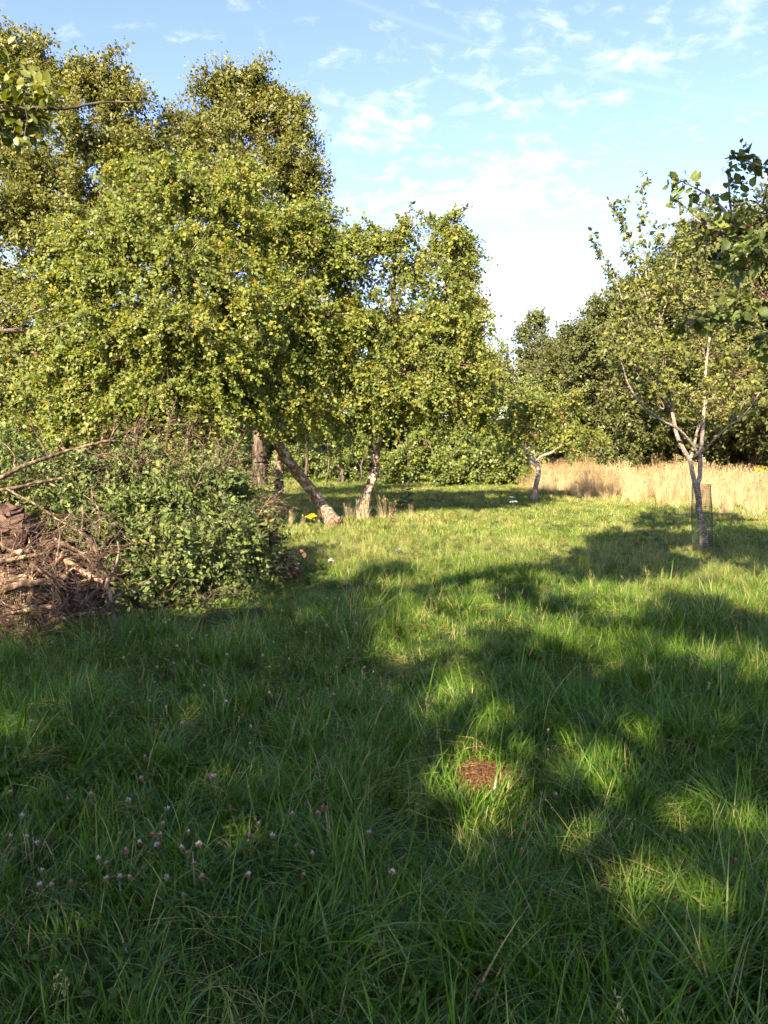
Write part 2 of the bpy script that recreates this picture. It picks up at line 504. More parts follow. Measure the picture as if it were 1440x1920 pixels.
def grow(rng, skel, lobes, sp):
    """skel: [(pts, radii)]; lobes: [(centre, radii3, n_branches)] -> limbs, twig paths, leaf arrays"""
    SP = np.concatenate([spline(p, 14) for p, r in skel])
    t_ok = np.concatenate([np.linspace(0, 1, 14) >= (sp.get('from', .3) if i == 0 else .15) for i in range(len(skel))])
    SR = np.concatenate([np.interp(np.linspace(0, 1, 14), np.linspace(0, 1, len(r)), r) for p, r in skel])
    limbs, secs, sec_r, outw = [], [], [], []
    for (c, r, nsec) in lobes:
        c, r = np.asarray(c, float), np.broadcast_to(np.asarray(r, float), (3,))
        dv = c - SP
        dist = np.linalg.norm(dv, axis=1)
        pen = dist + np.where(dv[:, 2] < 0.25 * dist, 2.2 * (0.25 * dist - dv[:, 2]), 0) + np.where(t_ok, 0, 1e3)
        j = int(np.argmin(pen))
        a, ra = SP[j], SR[j]
        mid = a + (c - a) * 0.5 + np.array([0, 0, 0.10 * dist[j]]) + rng.standard_normal(3) * 0.07 * dist[j]
        lp = spline([a, mid, c], 12)
        r0 = min(ra * 0.75, 0.010 + 0.022 * dist[j]) * sp.get('thick', 1)
        lr = np.linspace(r0, max(0.35 * r0, 0.006), 12)
        if 'skip_limb' in sp and sp['skip_limb'](lp):
            continue
        if dist[j] > 0.25:
            limbs.append((lp, lr, j // 14))
        tgt = c + ball(rng, nsec, sp.get('shell', 0.42)) * r
        t0 = rng.uniform(0.25, 1.0, nsec)
        st = np.stack([np.interp(t0, np.linspace(0, 1, 12), lp[:, q]) for q in range(3)], 1)
        ln = np.linalg.norm(tgt - st, axis=1, keepdims=True)
        md = (st + tgt) / 2 + np.array([0, 0, 1]) * ln * sp.get('arch', 0.12) + rng.standard_normal((nsec, 3)) * ln * 0.08
        s = np.linspace(0, 1, 6)[None, :, None]
        pp = (1 - s) ** 2 * st[:, None] + 2 * s * (1 - s) * md[:, None] + s * s * tgt[:, None]
        secs.append(pp)
        rb = np.clip(0.006 + 0.010 * ln[:, 0], 0.006, 0.03) * sp.get('thick', 1)
        sec_r.append(rb[:, None] * np.linspace(1, 0.35, 6)[None])
        outw.append(norm((tgt - c) / r))
    secs, sec_r, outw = np.concatenate(secs), np.concatenate(sec_r), np.concatenate(outw)
    if 'keep_sec' in sp:
        ks = sp['keep_sec'](secs)
        secs, sec_r, outw = secs[ks], sec_r[ks], outw[ks]
    ns, nt = len(secs), sp['twigs']
    t0 = rng.random((ns, nt)) ** 0.7 * 5 * 0.999
    i0 = t0.astype(int)
    fr = (t0 - i0)[..., None]
    ar = np.arange(ns)[:, None]
    st = secs[ar, i0] * (1 - fr) + secs[ar, i0 + 1] * fr
    sd = norm(secs[ar, i0 + 1] - secs[ar, i0])
    dr = norm(sd * sp.get('along', .5) + norm(rng.standard_normal(st.shape)) + outw[:, None] * sp.get('outward', .45) + np.array([0, 0, sp.get('rise', .1)]))
    ln = sp['tlen'] * rng.uniform(.5, 1.35, st.shape[:2])[..., None]
    st, dr, ln = st.reshape(-1, 3), dr.reshape(-1, 3), ln.reshape(-1, 1)
    keep = np.ones(len(st), bool)
    if 'keep' in sp:
        keep = sp['keep'](st + dr * ln * 0.5, rng)
        st, dr, ln = st[keep], dr[keep], ln[keep]
    droop = sp.get('droop', .25)
    ss = np.linspace(0, 1, 4)[None, :, None]
    tw = st[:, None] + dr[:, None] * ln[:, None] * ss + np.array([0, 0, -droop]) * ln[:, None] * ss ** 2
    twr = np.broadcast_to(np.array([1, .8, .6, .3]) * sp.get('twr', .004), tw.shape[:2])
    K = sp['leaves']
    nT = len(st)
    bare = rng.random(nT) < sp.get('bare', 0.04)
    s = rng.uniform(0.12, 1.05, (nT, K))[..., None]
    lp = st[:, None] + dr[:, None] * ln[:, None] * s + np.array([0, 0, -droop]) * ln[:, None] * s ** 2
    lp = lp + rng.standard_normal(lp.shape) * sp.get('spread', .03)
    lp = lp[~bare].reshape(-1, 3)
    n = len(lp)
    d2 = np.repeat(dr[~bare], K, 0)
    ax = norm(d2 * .6 + rng.standard_normal((n, 3)) * .8 + np.array([0, 0, -sp.get('hang', .25)]))
    nr = norm(rng.standard_normal((n, 3)) * .60 + np.array([0, 0, .5]) + d2 * .35 + TO_SUN * .5)
    if 'keep_leaf' in sp:
        kl = sp['keep_leaf'](lp, rng)
    else:
        kl = slice(None)
    sz = sp['lsize'] * np.clip(rng.lognormal(0, .32, n), .4, 1.8)
    tint = np.clip(.45 + (rng.beta(2.2, 2.6, n) - .45) * .75 + np.repeat(rng.normal(0, .13, (~bare).sum()), K) + sp.get('tint', 0), 0, 0.93)
    yel = rng.random(n) < sp.get('yellow', 0.02)
    tint[yel] = rng.uniform(.9, 1.0, yel.sum())
    return dict(limbs=limbs, secs=(secs, sec_r), tw=(tw, twr), leaf=(lp[kl], ax[kl], nr[kl], sz[kl], tint[kl]))


def merge(*gs):
    cat = np.concatenate
    return dict(limbs=sum((g['limbs'] for g in gs), []), secs=tuple(cat([g['secs'][i] for g in gs]) for i in range(2)),
                tw=tuple(cat([g['tw'][i] for g in gs]) for i in range(2)), leaf=tuple(cat([g['leaf'][i] for g in gs]) for i in range(5)))


def wands(rng, paths, step, sp):
    """leafy upright shoots: leaves close along each path"""
    lob = []
    for p in paths:
        L = np.linalg.norm(np.diff(np.asarray(p), axis=0), axis=1).sum()
        q = spline(p, max(3, int(L / step)))
        for c in q[1:]:
            lob.append((c, (.03, .03, .05), 1))
    return grow(rng, [(p, [.006, .003]) for p in paths], lob, sp)


def foliage_mesh(name, g, mat, origin, aspect=.36, oval=False, fold=.25):
    lp, ax, nr, sz, tint = g['leaf']
    V, Q, rep = leaf_cards(lp - np.asarray(origin), ax, nr, sz, sz * aspect, fold, oval)
    return make_mesh(name, V, Q, None, np.repeat(tint, rep), False, mat)


def twig_mesh(name, g, mat, origin, with_limbs=True, tw_frac=1.0):
    b = Bag()
    b.add(*tubes(*g['secs'], 4))
    tw, twr = g['tw']
    if tw_frac < 1:
        k = int(len(tw) * tw_frac)
        tw, twr = tw[:k], twr[:k]
    if len(tw):
        b.add(*tubes(tw, twr, 3))
    if with_limbs:
        for lp, lr, _ in g['limbs']:
            b.add(*tubes(lp[None], lr[None], 7))
    return b.mesh(name, mat, True, origin)


def tree(name, label, cat, skel, lobes, sp, leaf_mat, bark, twig_mat='twig', seed=1, group=None, base=None, oval=False, aspect=.36, limb_parts=True, k=12, tw_frac=1.0, extra=None):
    rng = np.random.default_rng(seed)
    base = np.asarray(skel[0][0][0] if base is None else base, float)
    root = thing(name, base, label, cat, group)
    bones = []
    for i, (p, r) in enumerate(skel):
        bones.append(obj("trunk" if i == 0 else "limb", limb_mesh("trunk" if i == 0 else "limb", p, r, M[bark], base, k if i == 0 else 9, rng=rng, flare=(i == 0)), root))
    g = grow(rng, skel, lobes, sp)
    if extra is not None:
        g = merge(g, extra)
    if limb_parts:
        for lp, lr, j in g['limbs']:
            if lr[0] > 0.018:           # a bough that leaves a limb is that limb's own piece
                obj("limb" if j == 0 else "side_branch", limb_mesh("limb", lp, lr, M[bark], base, 8, 14, rng), root if j == 0 or j >= len(bones) else bones[j])
    obj("twigs", twig_mesh("twigs", g, M[twig_mat], base, not limb_parts, tw_frac), root, kind="stuff")
    obj("crown", foliage_mesh("crown", g, M[leaf_mat], base, aspect, oval), root, kind="stuff")
    return root, g


def path_px(pts):
    return [P(u, v, d) for (u, v, d) in pts]


def lobe_px(u, v, d, ru, rv, n, rd=None):
    s = d / F
    return (P(u, v, d), (ru * s, (rd if rd is not None else ru * s * .9), rv * s), n)


# ---- leaning plum tree behind the brush heap
D1 = 16.4
b1 = G(622, 985)
sk = [(path_px([(628, 985, b1[1]), (600, 940, 16.3), (560, 890, 16.0), (528, 845, 15.7), (505, 800, 15.4), (478, 745, 15.1), (452, 690, 14.9)]), [.135, .115, .112, .108, .10, .09, .07]),
      (path_px([(505, 800, 15.4), (468, 760, 15.0), (430, 720, 14.6), (380, 640, 14.2), (330, 560, 14.0)]), [.085, .08, .07, .055, .035]),
      (path_px([(452, 690, 14.9), (440, 600, 14.9), (430, 500, 15.0), (425, 400, 15.1)]), [.09, .08, .06, .03]),
      (path_px([(478, 745, 15.1), (520, 690, 15.2), (540, 600, 15.5), (560, 480, 15.8)]), [.08, .07, .05, .03])]
lob = [lobe_px(*a) for a in [
    (110, 620, 13.6, 80, 70, 22), (85, 740, 13.5, 62, 55, 18), (170, 520, 13.8, 80, 70, 22), (240, 430, 14.2, 80, 70, 22), (200, 640, 13.2, 85, 75, 24),
    (320, 360, 14.8, 90, 65, 22), (330, 500, 13.8, 95, 80, 26), (310, 620, 13.2, 95, 80, 26), (420, 420, 15.0, 90, 80, 24), (430, 560, 14.0, 90, 85, 24),
    (520, 440, 15.8, 80, 75, 22), (540, 560, 15.3, 80, 80, 22), (180, 760, 13.2, 80, 45, 16), (300, 740, 13.0, 85, 55, 20), (400, 680, 13.6, 75, 65, 20), (390, 785, 13.3, 45, 40, 10),
    (580, 660, 15.8, 70, 70, 18), (230, 330, 15.6, 60, 45, 12), (510, 730, 15.6, 55, 50, 12), (600, 480, 16.2, 60, 60, 14), (440, 320, 16.0, 80, 50, 14), (70, 815, 13.4, 50, 30, 12), (130, 830, 13.6, 50, 28, 10), (230, 810, 13.4, 60, 35, 12), (330, 820, 13.6, 50, 30, 8), (60, 660, 13.8, 45, 60, 12), (130, 690, 13.4, 60, 50, 14), (640, 600, 16.2, 60, 60, 14), (590, 400, 16.2, 50, 50, 12), (640, 465, 16.4, 45, 45, 10), (150, 440, 14.4, 60, 50, 12), (110, 530, 13.9, 55, 50, 12), (470, 775, 14.5, 55, 38, 11), (540, 755, 15.0, 50, 42, 10), (440, 700, 14.2, 50, 50, 10), (600, 770, 15.6, 42, 34, 7), (500, 690, 14.8, 50, 50, 10)]]
plum_sp = dict(twigs=10, **{'from': .78}, tlen=.48, leaves=34, lsize=.057, droop=.45, spread=.035, yellow=.022, bare=.07, hang=.45, tint=.06)
tree("plum_tree", "leaning old plum tree with broad yellow-green crown above the brush heap", "tree", sk, lob, plum_sp, 'plum_leaf', 'bark_plum', seed=11, aspect=.42, tw_frac=.35)

# ---- upright plum tree at the middle
b2 = G(680, 972)
sk = [(path_px([(680, 972, b2[1]), (688, 930, 17.3), (703, 880, 17.3), (704, 850, 17.3), (712, 800, 17.3), (722, 750, 17.2), (730, 700, 17.2), (742, 640, 17.2)]), [.112, .102, .10, .112, .105, .11, .095, .075]),
      (path_px([(716, 790, 17.25), (700, 740, 17.0), (672, 690, 16.9), (640, 620, 16.8), (625, 560, 16.8)]), [.075, .065, .055, .04, .025]),
      (path_px([(730, 710, 17.2), (770, 660, 17.0), (815, 600, 16.9), (840, 520, 17.0), (835, 440, 17.2)]), [.07, .06, .05, .035, .02]),
      (path_px([(742, 640, 17.2), (738, 560, 17.3), (742, 480, 17.4)]), [.08, .06, .025])]
lob = [lobe_px(*a) for a in [
    (650, 520, 16.8, 62, 70, 18), (700, 470, 17.3, 60, 55, 16), (735, 445, 17.4, 32, 28, 7), (780, 500, 17.2, 65, 65, 18), (835, 450, 17.2, 50, 40, 12), (860, 470, 17.2, 30, 40, 8), (835, 410, 17.2, 28, 22, 5), (845, 545, 16.9, 55, 60, 16),
    (640, 620, 16.4, 70, 65, 18), (730, 590, 16.4, 75, 70, 20), (820, 640, 16.3, 75, 65, 20), (880, 690, 16.5, 55, 55, 14), (700, 700, 16.2, 70, 45, 14), (790, 735, 16.2, 70, 40, 14), (650, 745, 16.4, 50, 40, 9), (870, 755, 16.8, 55, 35, 10), (640, 800, 16.9, 35, 30, 4), (770, 410, 17.6, 30, 22, 4), (800, 440, 17.3, 36, 28, 5), (930, 740, 16.8, 45, 40, 10), (900, 620, 16.6, 28, 40, 7), (860, 590, 16.5, 45, 45, 10), (690, 755, 16.3, 45, 32, 8), (760, 770, 16.4, 45, 30, 8), (840, 790, 16.6, 45, 26, 8), (910, 800, 17.2, 40, 26, 7), (660, 700, 16.2, 45, 45, 9)]]
plum_sp2 = dict(plum_sp, twigs=7, tint=.05, lsize=.060, bare=.16)
tree("plum_tree", "upright plum tree in midfield with peeling lichen-spotted brown trunk", "tree", sk, lob, plum_sp2, 'plum_leaf', 'bark_plum', seed=12, aspect=.42, tw_frac=.8)

# ---- plum behind the leaning trunk, and the one behind the heap
b3 = G(523, 934)
sk = [(path_px([(523, 934, b3[1]), (522, 900, b3[1]), (524, 860, b3[1]), (520, 800, b3[1]), (530, 720, b3[1])]), [.17, .155, .15, .14, .10])]
d3 = b3[1]
lob = [lobe_px(*a) for a in [(500, 700, d3, 70, 55, 20), (570, 690, d3 - .5, 60, 60, 18), (600, 780, d3, 55, 40, 14), (540, 620, d3, 80, 60, 18), (450, 760, d3 - .5, 55, 45, 14), (560, 800, d3 + .5, 45, 32, 9), (640, 700, d3 + 1, 60, 60, 16)]]
tree("plum_tree", "plum tree with short straight brown trunk standing behind the leaning trunk", "tree", sk, lob, dict(plum_sp, lsize=.075, leaves=15, tint=-.02), 'plum_leaf', 'bark_plum', seed=13, aspect=.36)
b4 = P(428, 960, 20.0)
b4[2] = 0
sk = [([b4, P(430, 930, 20.0), P(422, 880, 20.0), P(410, 820, 20.0), P(415, 740, 20.0)], [.2, .17, .16, .15, .1])]
lob = [lobe_px(*a) for a in [(400, 740, 20, 80, 45, 20), (320, 760, 19.5, 70, 55, 18), (440, 800, 19.6, 45, 30, 9), (250, 790, 20, 70, 50, 16), (160, 800, 20.5, 60, 50, 14), (420, 650, 20.5, 90, 60, 16), (200, 690, 20.5, 100, 70, 18)]]
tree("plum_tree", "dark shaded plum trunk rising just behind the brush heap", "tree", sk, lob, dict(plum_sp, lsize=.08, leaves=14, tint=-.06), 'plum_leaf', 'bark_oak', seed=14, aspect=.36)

# ---- small tree in front of the dry grass
b5 = G(1003, 942)
d5 = b5[1]
sk = [(path_px([(1002, 942, d5), (1004, 915, d5), (1010, 885, d5), (1006, 868, d5)]), [.08, .07, .068, .06]),
      (path_px([(1007, 874, d5), (994, 862, d5), (985, 840, d5 + .1), (975, 800, d5 + .2)]), [.06, .05, .04, .02]),
      (path_px([(1009, 878, d5), (1012, 858, d5), (1035, 848, d5 - .1), (1058, 832, d5 - .2), (1100, 820, d5 - .3)]), [.052, .046, .04, .03, .015]),
      (path_px([(1006, 868, d5), (1000, 840, d5 + .3), (1005, 800, d5 + .4), (1015, 770, d5 + .4)]), [.05, .04, .03, .015])]
lob = [lobe_px(*a) for a in [(965, 800, d5, 36, 34, 14), (1005, 770, d5, 42, 30, 16), (1055, 775, d5, 44, 30, 16), (1095, 810, d5 - .2, 36, 26, 13), (945, 835, d5 + .2, 28, 18, 8), (1025, 815, d5 + .3, 38, 22, 12), (1115, 825, d5 - .2, 20, 14, 6), (980, 750, d5, 36, 24, 10), (1075, 750, d5, 34, 22, 9), (930, 800, d5, 24, 26, 7), (1085, 828, d5 - .3, 26, 12, 7), (1060, 815, d5 - .2, 24, 14, 6)]]
tree("young_fruit_tree", "small pale-trunked fruit tree with low flat crown before the dry grass", "tree", sk, lob, dict(twigs=8, tlen=.36, leaves=10, lsize=.075, droop=.3, spread=.03, yellow=.03, bare=.12, hang=.2, tint=.06), 'plum_leaf', 'bark_young', seed=15, aspect=.36, k=10)

# ---- forked young tree at the right
b6 = G(1321, 1030)
d6 = b6[1]
sk = [(path_px([(1321, 1030, d6), (1318, 990, d6), (1311, 960, d6), (1310, 935, d6), (1305, 905, d6)]), [.056, .050, .047, .045, .050]),
      (path_px([(1305, 915, d6), (1299, 890, d6), (1293, 862, d6), (1272, 825, d6), (1262, 780, d6 + .1), (1252, 720, d6 + .1), (1244, 650, d6 + .1), (1232, 560, d6 + .1)]), [.038, .034, .035, .031, .027, .022, .017, .009]),
      (path_px([(1306, 915, d6), (1312, 890, d6), (1313, 855, d6), (1317, 815, d6), (1320, 770, d6), (1322, 710, d6 + .1), (1330, 640, d6 + .1), (1345, 560, d6 + .2)]), [.038, .033, .033, .029, .026, .022, .017, .009]),
      (path_px([(1312, 856, d6), (1297, 832, d6 - .1), (1272, 805, d6 - .3), (1240, 788, d6 - .5), (1205, 760, d6 - .7), (1178, 720, d6 - .8), (1160, 660, d6 - .9)]), [.024, .022, .021, .019, .017, .014, .009]),
      (path_px([(1315, 852, d6), (1335, 828, d6 - .2), (1365, 800, d6 - .4), (1395, 778, d6 - .5), (1425, 735, d6 - .6)]), [.018, .016, .014, .012, .008]),
      (path_px([(1296, 858, d6), (1303, 830, d6 + .2), (1312, 795, d6 + .4), (1350, 720, d6 + .6), (1385, 640, d6 + .7)]), [.024, .022, .020, .015, .008]),
      (path_px([(1320, 780, d6), (1332, 730, d6 + .2), (1375, 680, d6 + .2), (1400, 640, d6 + .3)]), [.018, .015, .012, .007]),
      (path_px([(1222, 600, d6), (1210, 500, d6), (1204, 420, d6), (1206, 330, d6)]), [.016, .011, .007, .003]),
      (path_px([(1232, 620, d6), (1200, 520, d6), (1175, 440, d6), (1146, 380, d6)]), [.016, .011, .007, .003]),
      (path_px([(1185, 640, d6 - .5), (1160, 540, d6 - .5), (1135, 490, d6 - .5), (1112, 445, d6 - .5)]), [.014, .010, .006, .003]),
      (path_px([(1240, 600, d6), (1262, 520, d6), (1275, 440, d6), (1272, 370, d6)]), [.014, .010, .006, .003])]
lob = [lobe_px(*a) for a in [(1170, 600, d6 - .4, 42, 55, 20), (1190, 680, d6 - .6, 40, 45, 16), (1240, 560, d6, 60, 55, 26), (1250, 660, d6, 55, 55, 22), (1310, 560, d6 + .2, 65, 60, 28), (1320, 660, d6 + .3, 60, 55, 24), (1385, 600, d6 + .5, 55, 65, 24), (1390, 700, d6 + .2, 50, 50, 18), (1430, 650, d6 + .2, 40, 60, 14), (1290, 740, d6 + .1, 45, 30, 10), (1360, 760, d6, 45, 30, 10), (1230, 745, d6 - .2, 40, 30, 9), (1410, 745, d6 - .4, 30, 28, 8), (1150, 660, d6 - .7, 26, 40, 8), (1215, 700, d6 - .3, 40, 40, 10), (1265, 770, d6 + .3, 40, 25, 7), (1335, 790, d6 + .4, 40, 22, 6), (1400, 700, d6 + .4, 50, 50, 10)]]
young_sp = dict(twigs=6, tlen=.24, leaves=9, lsize=.045, droop=.12, spread=.022, yellow=.015, bare=.08, hang=.1, rise=.35, thick=.75)
shoot_paths = [p for p, q in sk[7:]] + [path_px(a) for a in [[(1203, 470, d6), (1228, 440, d6), (1226, 420, d6)], [(1180, 500, d6), (1168, 440, d6), (1165, 375, d6)], [(1250, 560, d6), (1240, 480, d6), (1238, 440, d6)], [(1165, 600, d6 - .4), (1150, 560, d6 - .4), (1142, 520, d6 - .4)], [(1300, 560, d6 + .1), (1290, 480, d6 + .1), (1285, 420, d6 + .1)], [(1215, 560, d6), (1190, 500, d6), (1178, 470, d6)]]]
shoots = wands(np.random.default_rng(17), shoot_paths, .055, dict(twigs=2, tlen=.075, leaves=4, lsize=.055, droop=.05, spread=.016, bare=.03, hang=.1, rise=.4, thick=.3, twr=.0015))
tree("young_fruit_tree", "slender forked fruit tree with green mesh guard and tall leafy shoots", "tree", sk, lob, young_sp, 'young_leaf', 'bark_young', seed=16, aspect=.34, k=12, oval=True, extra=shoots)

# ---- mesh guard round its trunk
gb = Bag()
gc0, gc1, gr, gh = np.array([b6[0] - .03, b6[1], 0.02]), np.array([b6[0] - .085, b6[1], 1.0]), .145, 1.0
nv, nh = 36, 34
for i in range(nv):
    a = 2 * math.pi * i / nv
    e = np.array([math.cos(a), math.sin(a), 0]) * gr
    gb.add(*tubes(np.array([[gc0 + e, (gc0 + gc1) / 2 + e * 1.04, gc1 + e * .92]]), np.full((1, 3), .0022), 3))
for j in range(nh):
    s = j / (nh - 1)
    c = gc0 + (gc1 - gc0) * s
    rr = gr * (1 + .04 * math.sin(math.pi * s) - .08 * max(0, s - .5) * 2)
    a = np.linspace(0, 2 * math.pi, 25)
    ring = c + rr * np.stack([np.cos(a), np.sin(a), 0 * a], 1)
    gb.add(*tubes(ring[None], np.full((1, 25), .0022), 3))
tag(obj("tree_guard", gb.mesh("tree_guard", M['guard'], False, gc0), loc=gc0), "green plastic mesh sleeve around the forked tree's trunk", "tree guard")

# ---- tall oaks behind
def oak_skel(base, top, r0):
    base, top = np.array(base), np.array(top)
    m = base + (top - base) * .4 + np.array([.3, 0, 0])
    return [([base, base + (m - base) * .5, m, base + (top - base) * .75, top], [r0, r0 * .85, r0 * .7, r0 * .4, .05])]


oak_sp = dict(twigs=13, tlen=.75, leaves=27, lsize=.116, droop=.2, spread=.10, yellow=.0, bare=.03, hang=.1, shell=.4, outward=.6, thick=1.6, twr=.008)
DO = 31.0
ob = P(487, 912, DO)
ob[2] = 0
lob = [lobe_px(*a) for a in [(410, 185, DO, 55, 52, 16), (480, 190, DO, 50, 55, 16), (360, 250, DO, 48, 55, 14), (545, 240, DO, 45, 52, 14), (440, 290, DO - 1, 75, 60, 20), (560, 320, DO, 55, 55, 16), (595, 360, DO, 34, 55, 11), (370, 370, DO - 1, 70, 65, 16), (480, 400, DO - 1.5, 80, 70, 18), (580, 430, DO, 50, 55, 12), (400, 500, DO, 90, 70, 14), (540, 520, DO, 80, 70, 14), (460, 600, DO, 90, 60, 12), (600, 540, DO + 1, 50, 60, 8), (420, 150, DO, 22, 20, 4), (480, 150, DO, 20, 18, 4), (520, 190, DO, 28, 24, 5), (320, 320, DO, 45, 50, 10), (335, 240, DO, 34, 40, 8), (610, 420, DO, 30, 45, 7), (520, 300, DO - .5, 60, 60, 12)]]
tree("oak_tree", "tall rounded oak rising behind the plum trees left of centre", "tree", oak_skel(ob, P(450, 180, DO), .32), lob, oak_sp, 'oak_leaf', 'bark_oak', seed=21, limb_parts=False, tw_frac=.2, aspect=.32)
DL = 30.0
ol = P(150, 920, DL)
ol[2] = 0
lob = [lobe_px(*a) for a in [(195, 150, DL, 52, 48, 15), (120, 145, DL, 60, 55, 14), (240, 200, DL, 42, 50, 12), (60, 200, DL, 60, 60, 14), (160, 260, DL - 1, 80, 60, 18), (265, 265, DL, 34, 34, 8), (60, 330, DL - 1, 80, 65, 18), (0, 270, DL, 60, 80, 12), (190, 360, DL - 1, 80, 60, 16), (-30, 420, DL - 2, 80, 80, 14), (60, 460, DL - 2, 70, 50, 12), (-20, 620, DL - 4, 60, 70, 12), (40, 560, DL - 3, 45, 40, 7), (10, 740, DL - 4, 70, 60, 12), (290, 330, DL + 1, 40, 50, 9), (120, 560, DL, 70, 70, 10), (-60, 520, DL - 2, 60, 60, 10), (-70, 780, DL - 5, 80, 70, 14), (30, 830, DL - 5, 60, 40, 8), (280, 420, DL + 1, 60, 60, 10), (-90, 250, DL, 80, 100, 14), (30, 650, DL - 3, 40, 30, 5), (30, 130, DL, 55, 50, 12), (-30, 160, DL, 60, 70, 12), (280, 290, DL, 36, 40, 9), (240, 300, DL - 1, 50, 50, 10), (120, 400, DL - 1, 80, 60, 12), (0, 540, DL - 2, 60, 50, 8), (10, 370, DL - 2, 60, 50, 9), (0, 85, DL, 45, 36, 9), (50, 100, DL, 36, 32, 6), (-60, 90, DL, 50, 50, 8)]]
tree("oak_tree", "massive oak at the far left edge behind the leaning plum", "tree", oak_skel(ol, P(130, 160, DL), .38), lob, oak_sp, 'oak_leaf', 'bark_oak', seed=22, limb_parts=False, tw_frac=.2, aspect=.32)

# ---- lighter trees showing past the upright plum's right side
DB = 36.0
bb = P(860, 905, DB)
bb[2] = 0
lob = [lobe_px(*a) for a in [(860, 520, DB, 34, 40, 10), (885, 585, DB, 34, 40, 12), (840, 600, DB, 40, 50, 12), (895, 660, DB - 1, 34, 36, 12), (850, 690, DB - 1, 50, 50, 14), (905, 730, DB - 1.5, 46, 36, 12), (800, 700, DB, 60, 60, 12), (870, 460, DB, 20, 20, 4), (930, 690, DB - 1, 20, 20, 5)]]
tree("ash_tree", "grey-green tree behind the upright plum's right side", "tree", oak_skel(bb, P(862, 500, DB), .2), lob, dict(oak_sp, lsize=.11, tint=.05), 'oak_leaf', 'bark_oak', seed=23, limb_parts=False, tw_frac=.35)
lob = [lobe_px(*a) for a in [(960, 720, 40, 40, 30, 10), (930, 760, 38, 45, 30, 12), (985, 770, 37, 40, 30, 10), (1040, 730, 42, 40, 34, 10), (950, 680, 44, 16, 26, 4), (925, 820, 36, 50, 40, 16), (985, 825, 36, 50, 40, 16), (1050, 810, 40, 50, 40, 14), (890, 800, 36, 40, 40, 12)]]
bc = P(965, 900, 39)
bc[2] = 0
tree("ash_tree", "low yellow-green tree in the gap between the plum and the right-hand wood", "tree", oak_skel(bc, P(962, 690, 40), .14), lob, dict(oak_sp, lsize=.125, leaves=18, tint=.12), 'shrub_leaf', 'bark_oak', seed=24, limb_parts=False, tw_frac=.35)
DS = 56.0
bd = P(1000, 890, DS)
bd[2] = 0
lob = [lobe_px(*a) for a in [(1005, 600, DS, 18, 22, 6), (985, 625, DS, 16, 20, 6), (1020, 610, DS, 14, 18, 4), (1000, 660, DS, 26, 30, 9), (980, 690, DS, 24, 30, 8), (1015, 720, DS, 30, 40, 8)]]
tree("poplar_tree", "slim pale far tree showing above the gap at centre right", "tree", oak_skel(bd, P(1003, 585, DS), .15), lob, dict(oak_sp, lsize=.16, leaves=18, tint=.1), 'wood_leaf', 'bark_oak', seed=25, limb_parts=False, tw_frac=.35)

# ---- the wood along the right: three grown trees, copied with their parts
wood_sp = dict(twigs=9, tlen=.62, leaves=22, lsize=.115, droop=.15, spread=.09, yellow=.0, bare=.03, hang=.05, shell=.38, outward=.7, thick=1.4, twr=.007)


def wood_proto(seed, label):
    rng = np.random.default_rng(seed)
    lob = []
    for i in range(26):
        z = rng.uniform(2.6, 9.2)
        rad = 2.9 * math.sin(math.pi * min(max((z - 0.6) / 10.2, .1), .95)) ** .75
        a = rng.uniform(0, 2 * math.pi)
        lob.append(((rad * math.cos(a) * .78, rad * math.sin(a) * .78, z), (1.25, 1.25, .95), 13))
    lob.append(((0, 0, 9.2), (.9, .9, .8), 8))
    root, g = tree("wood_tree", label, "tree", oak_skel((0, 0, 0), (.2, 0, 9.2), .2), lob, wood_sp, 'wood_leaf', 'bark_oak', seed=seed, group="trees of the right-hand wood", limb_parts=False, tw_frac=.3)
    return root


wood_spots = [  # px column, px top, depth, label
    (1066, 618, 46, "farthest olive tree of the right-hand wood, beside the slim pale tree"),
    (1130, 560, 41, "second farthest olive tree of the right-hand wood"),
    (1195, 515, 37, "third farthest olive tree of the wood, left of the forked tree's shoots"),
    (1270, 480, 33.5, "olive wood tree right behind the forked tree's left crown"),
    (1345, 412, 30.5, "olive wood tree right behind the forked tree's right crown"),
    (1425, 372, 28, "tall dark olive wood tree at the right edge of the picture"),
    (1520, 350, 26, "nearest dark wood tree, mostly beyond the right edge"),
    (1095, 680, 50, "low dark tree filling the wood's far end"),
    (1190, 640, 44, "dark tree in the wood's second row behind the small fruit tree"),
    (1320, 560, 39, "dark tree in the wood's second row behind the forked tree"),
    (1440, 520, 35, "dark tree in the wood's second row at the right edge")]
protos = [wood_proto(31, "x"), wood_proto(32, "x")]
for i, (u, v, d, lab) in enumerate(wood_spots):
    p = P(u, v, d)
    sink = (.9 if i < 7 else 2.4)
    h = p[2] / (10.1 - sink)
    loc = (p[0], d, -sink * h)
    w = h * (1.0 if i < 7 else 1.25)
    rz = 1.1 + i * 2.17
    if i < 2:
        r = protos[i]
        r.location, r.rotation_euler, r.scale = loc, (0, 0, rz), (w, w, h)
        r["label"] = lab
    else:
        copy_tree(protos[i % 2], loc, rz, (w, w, h), lab)
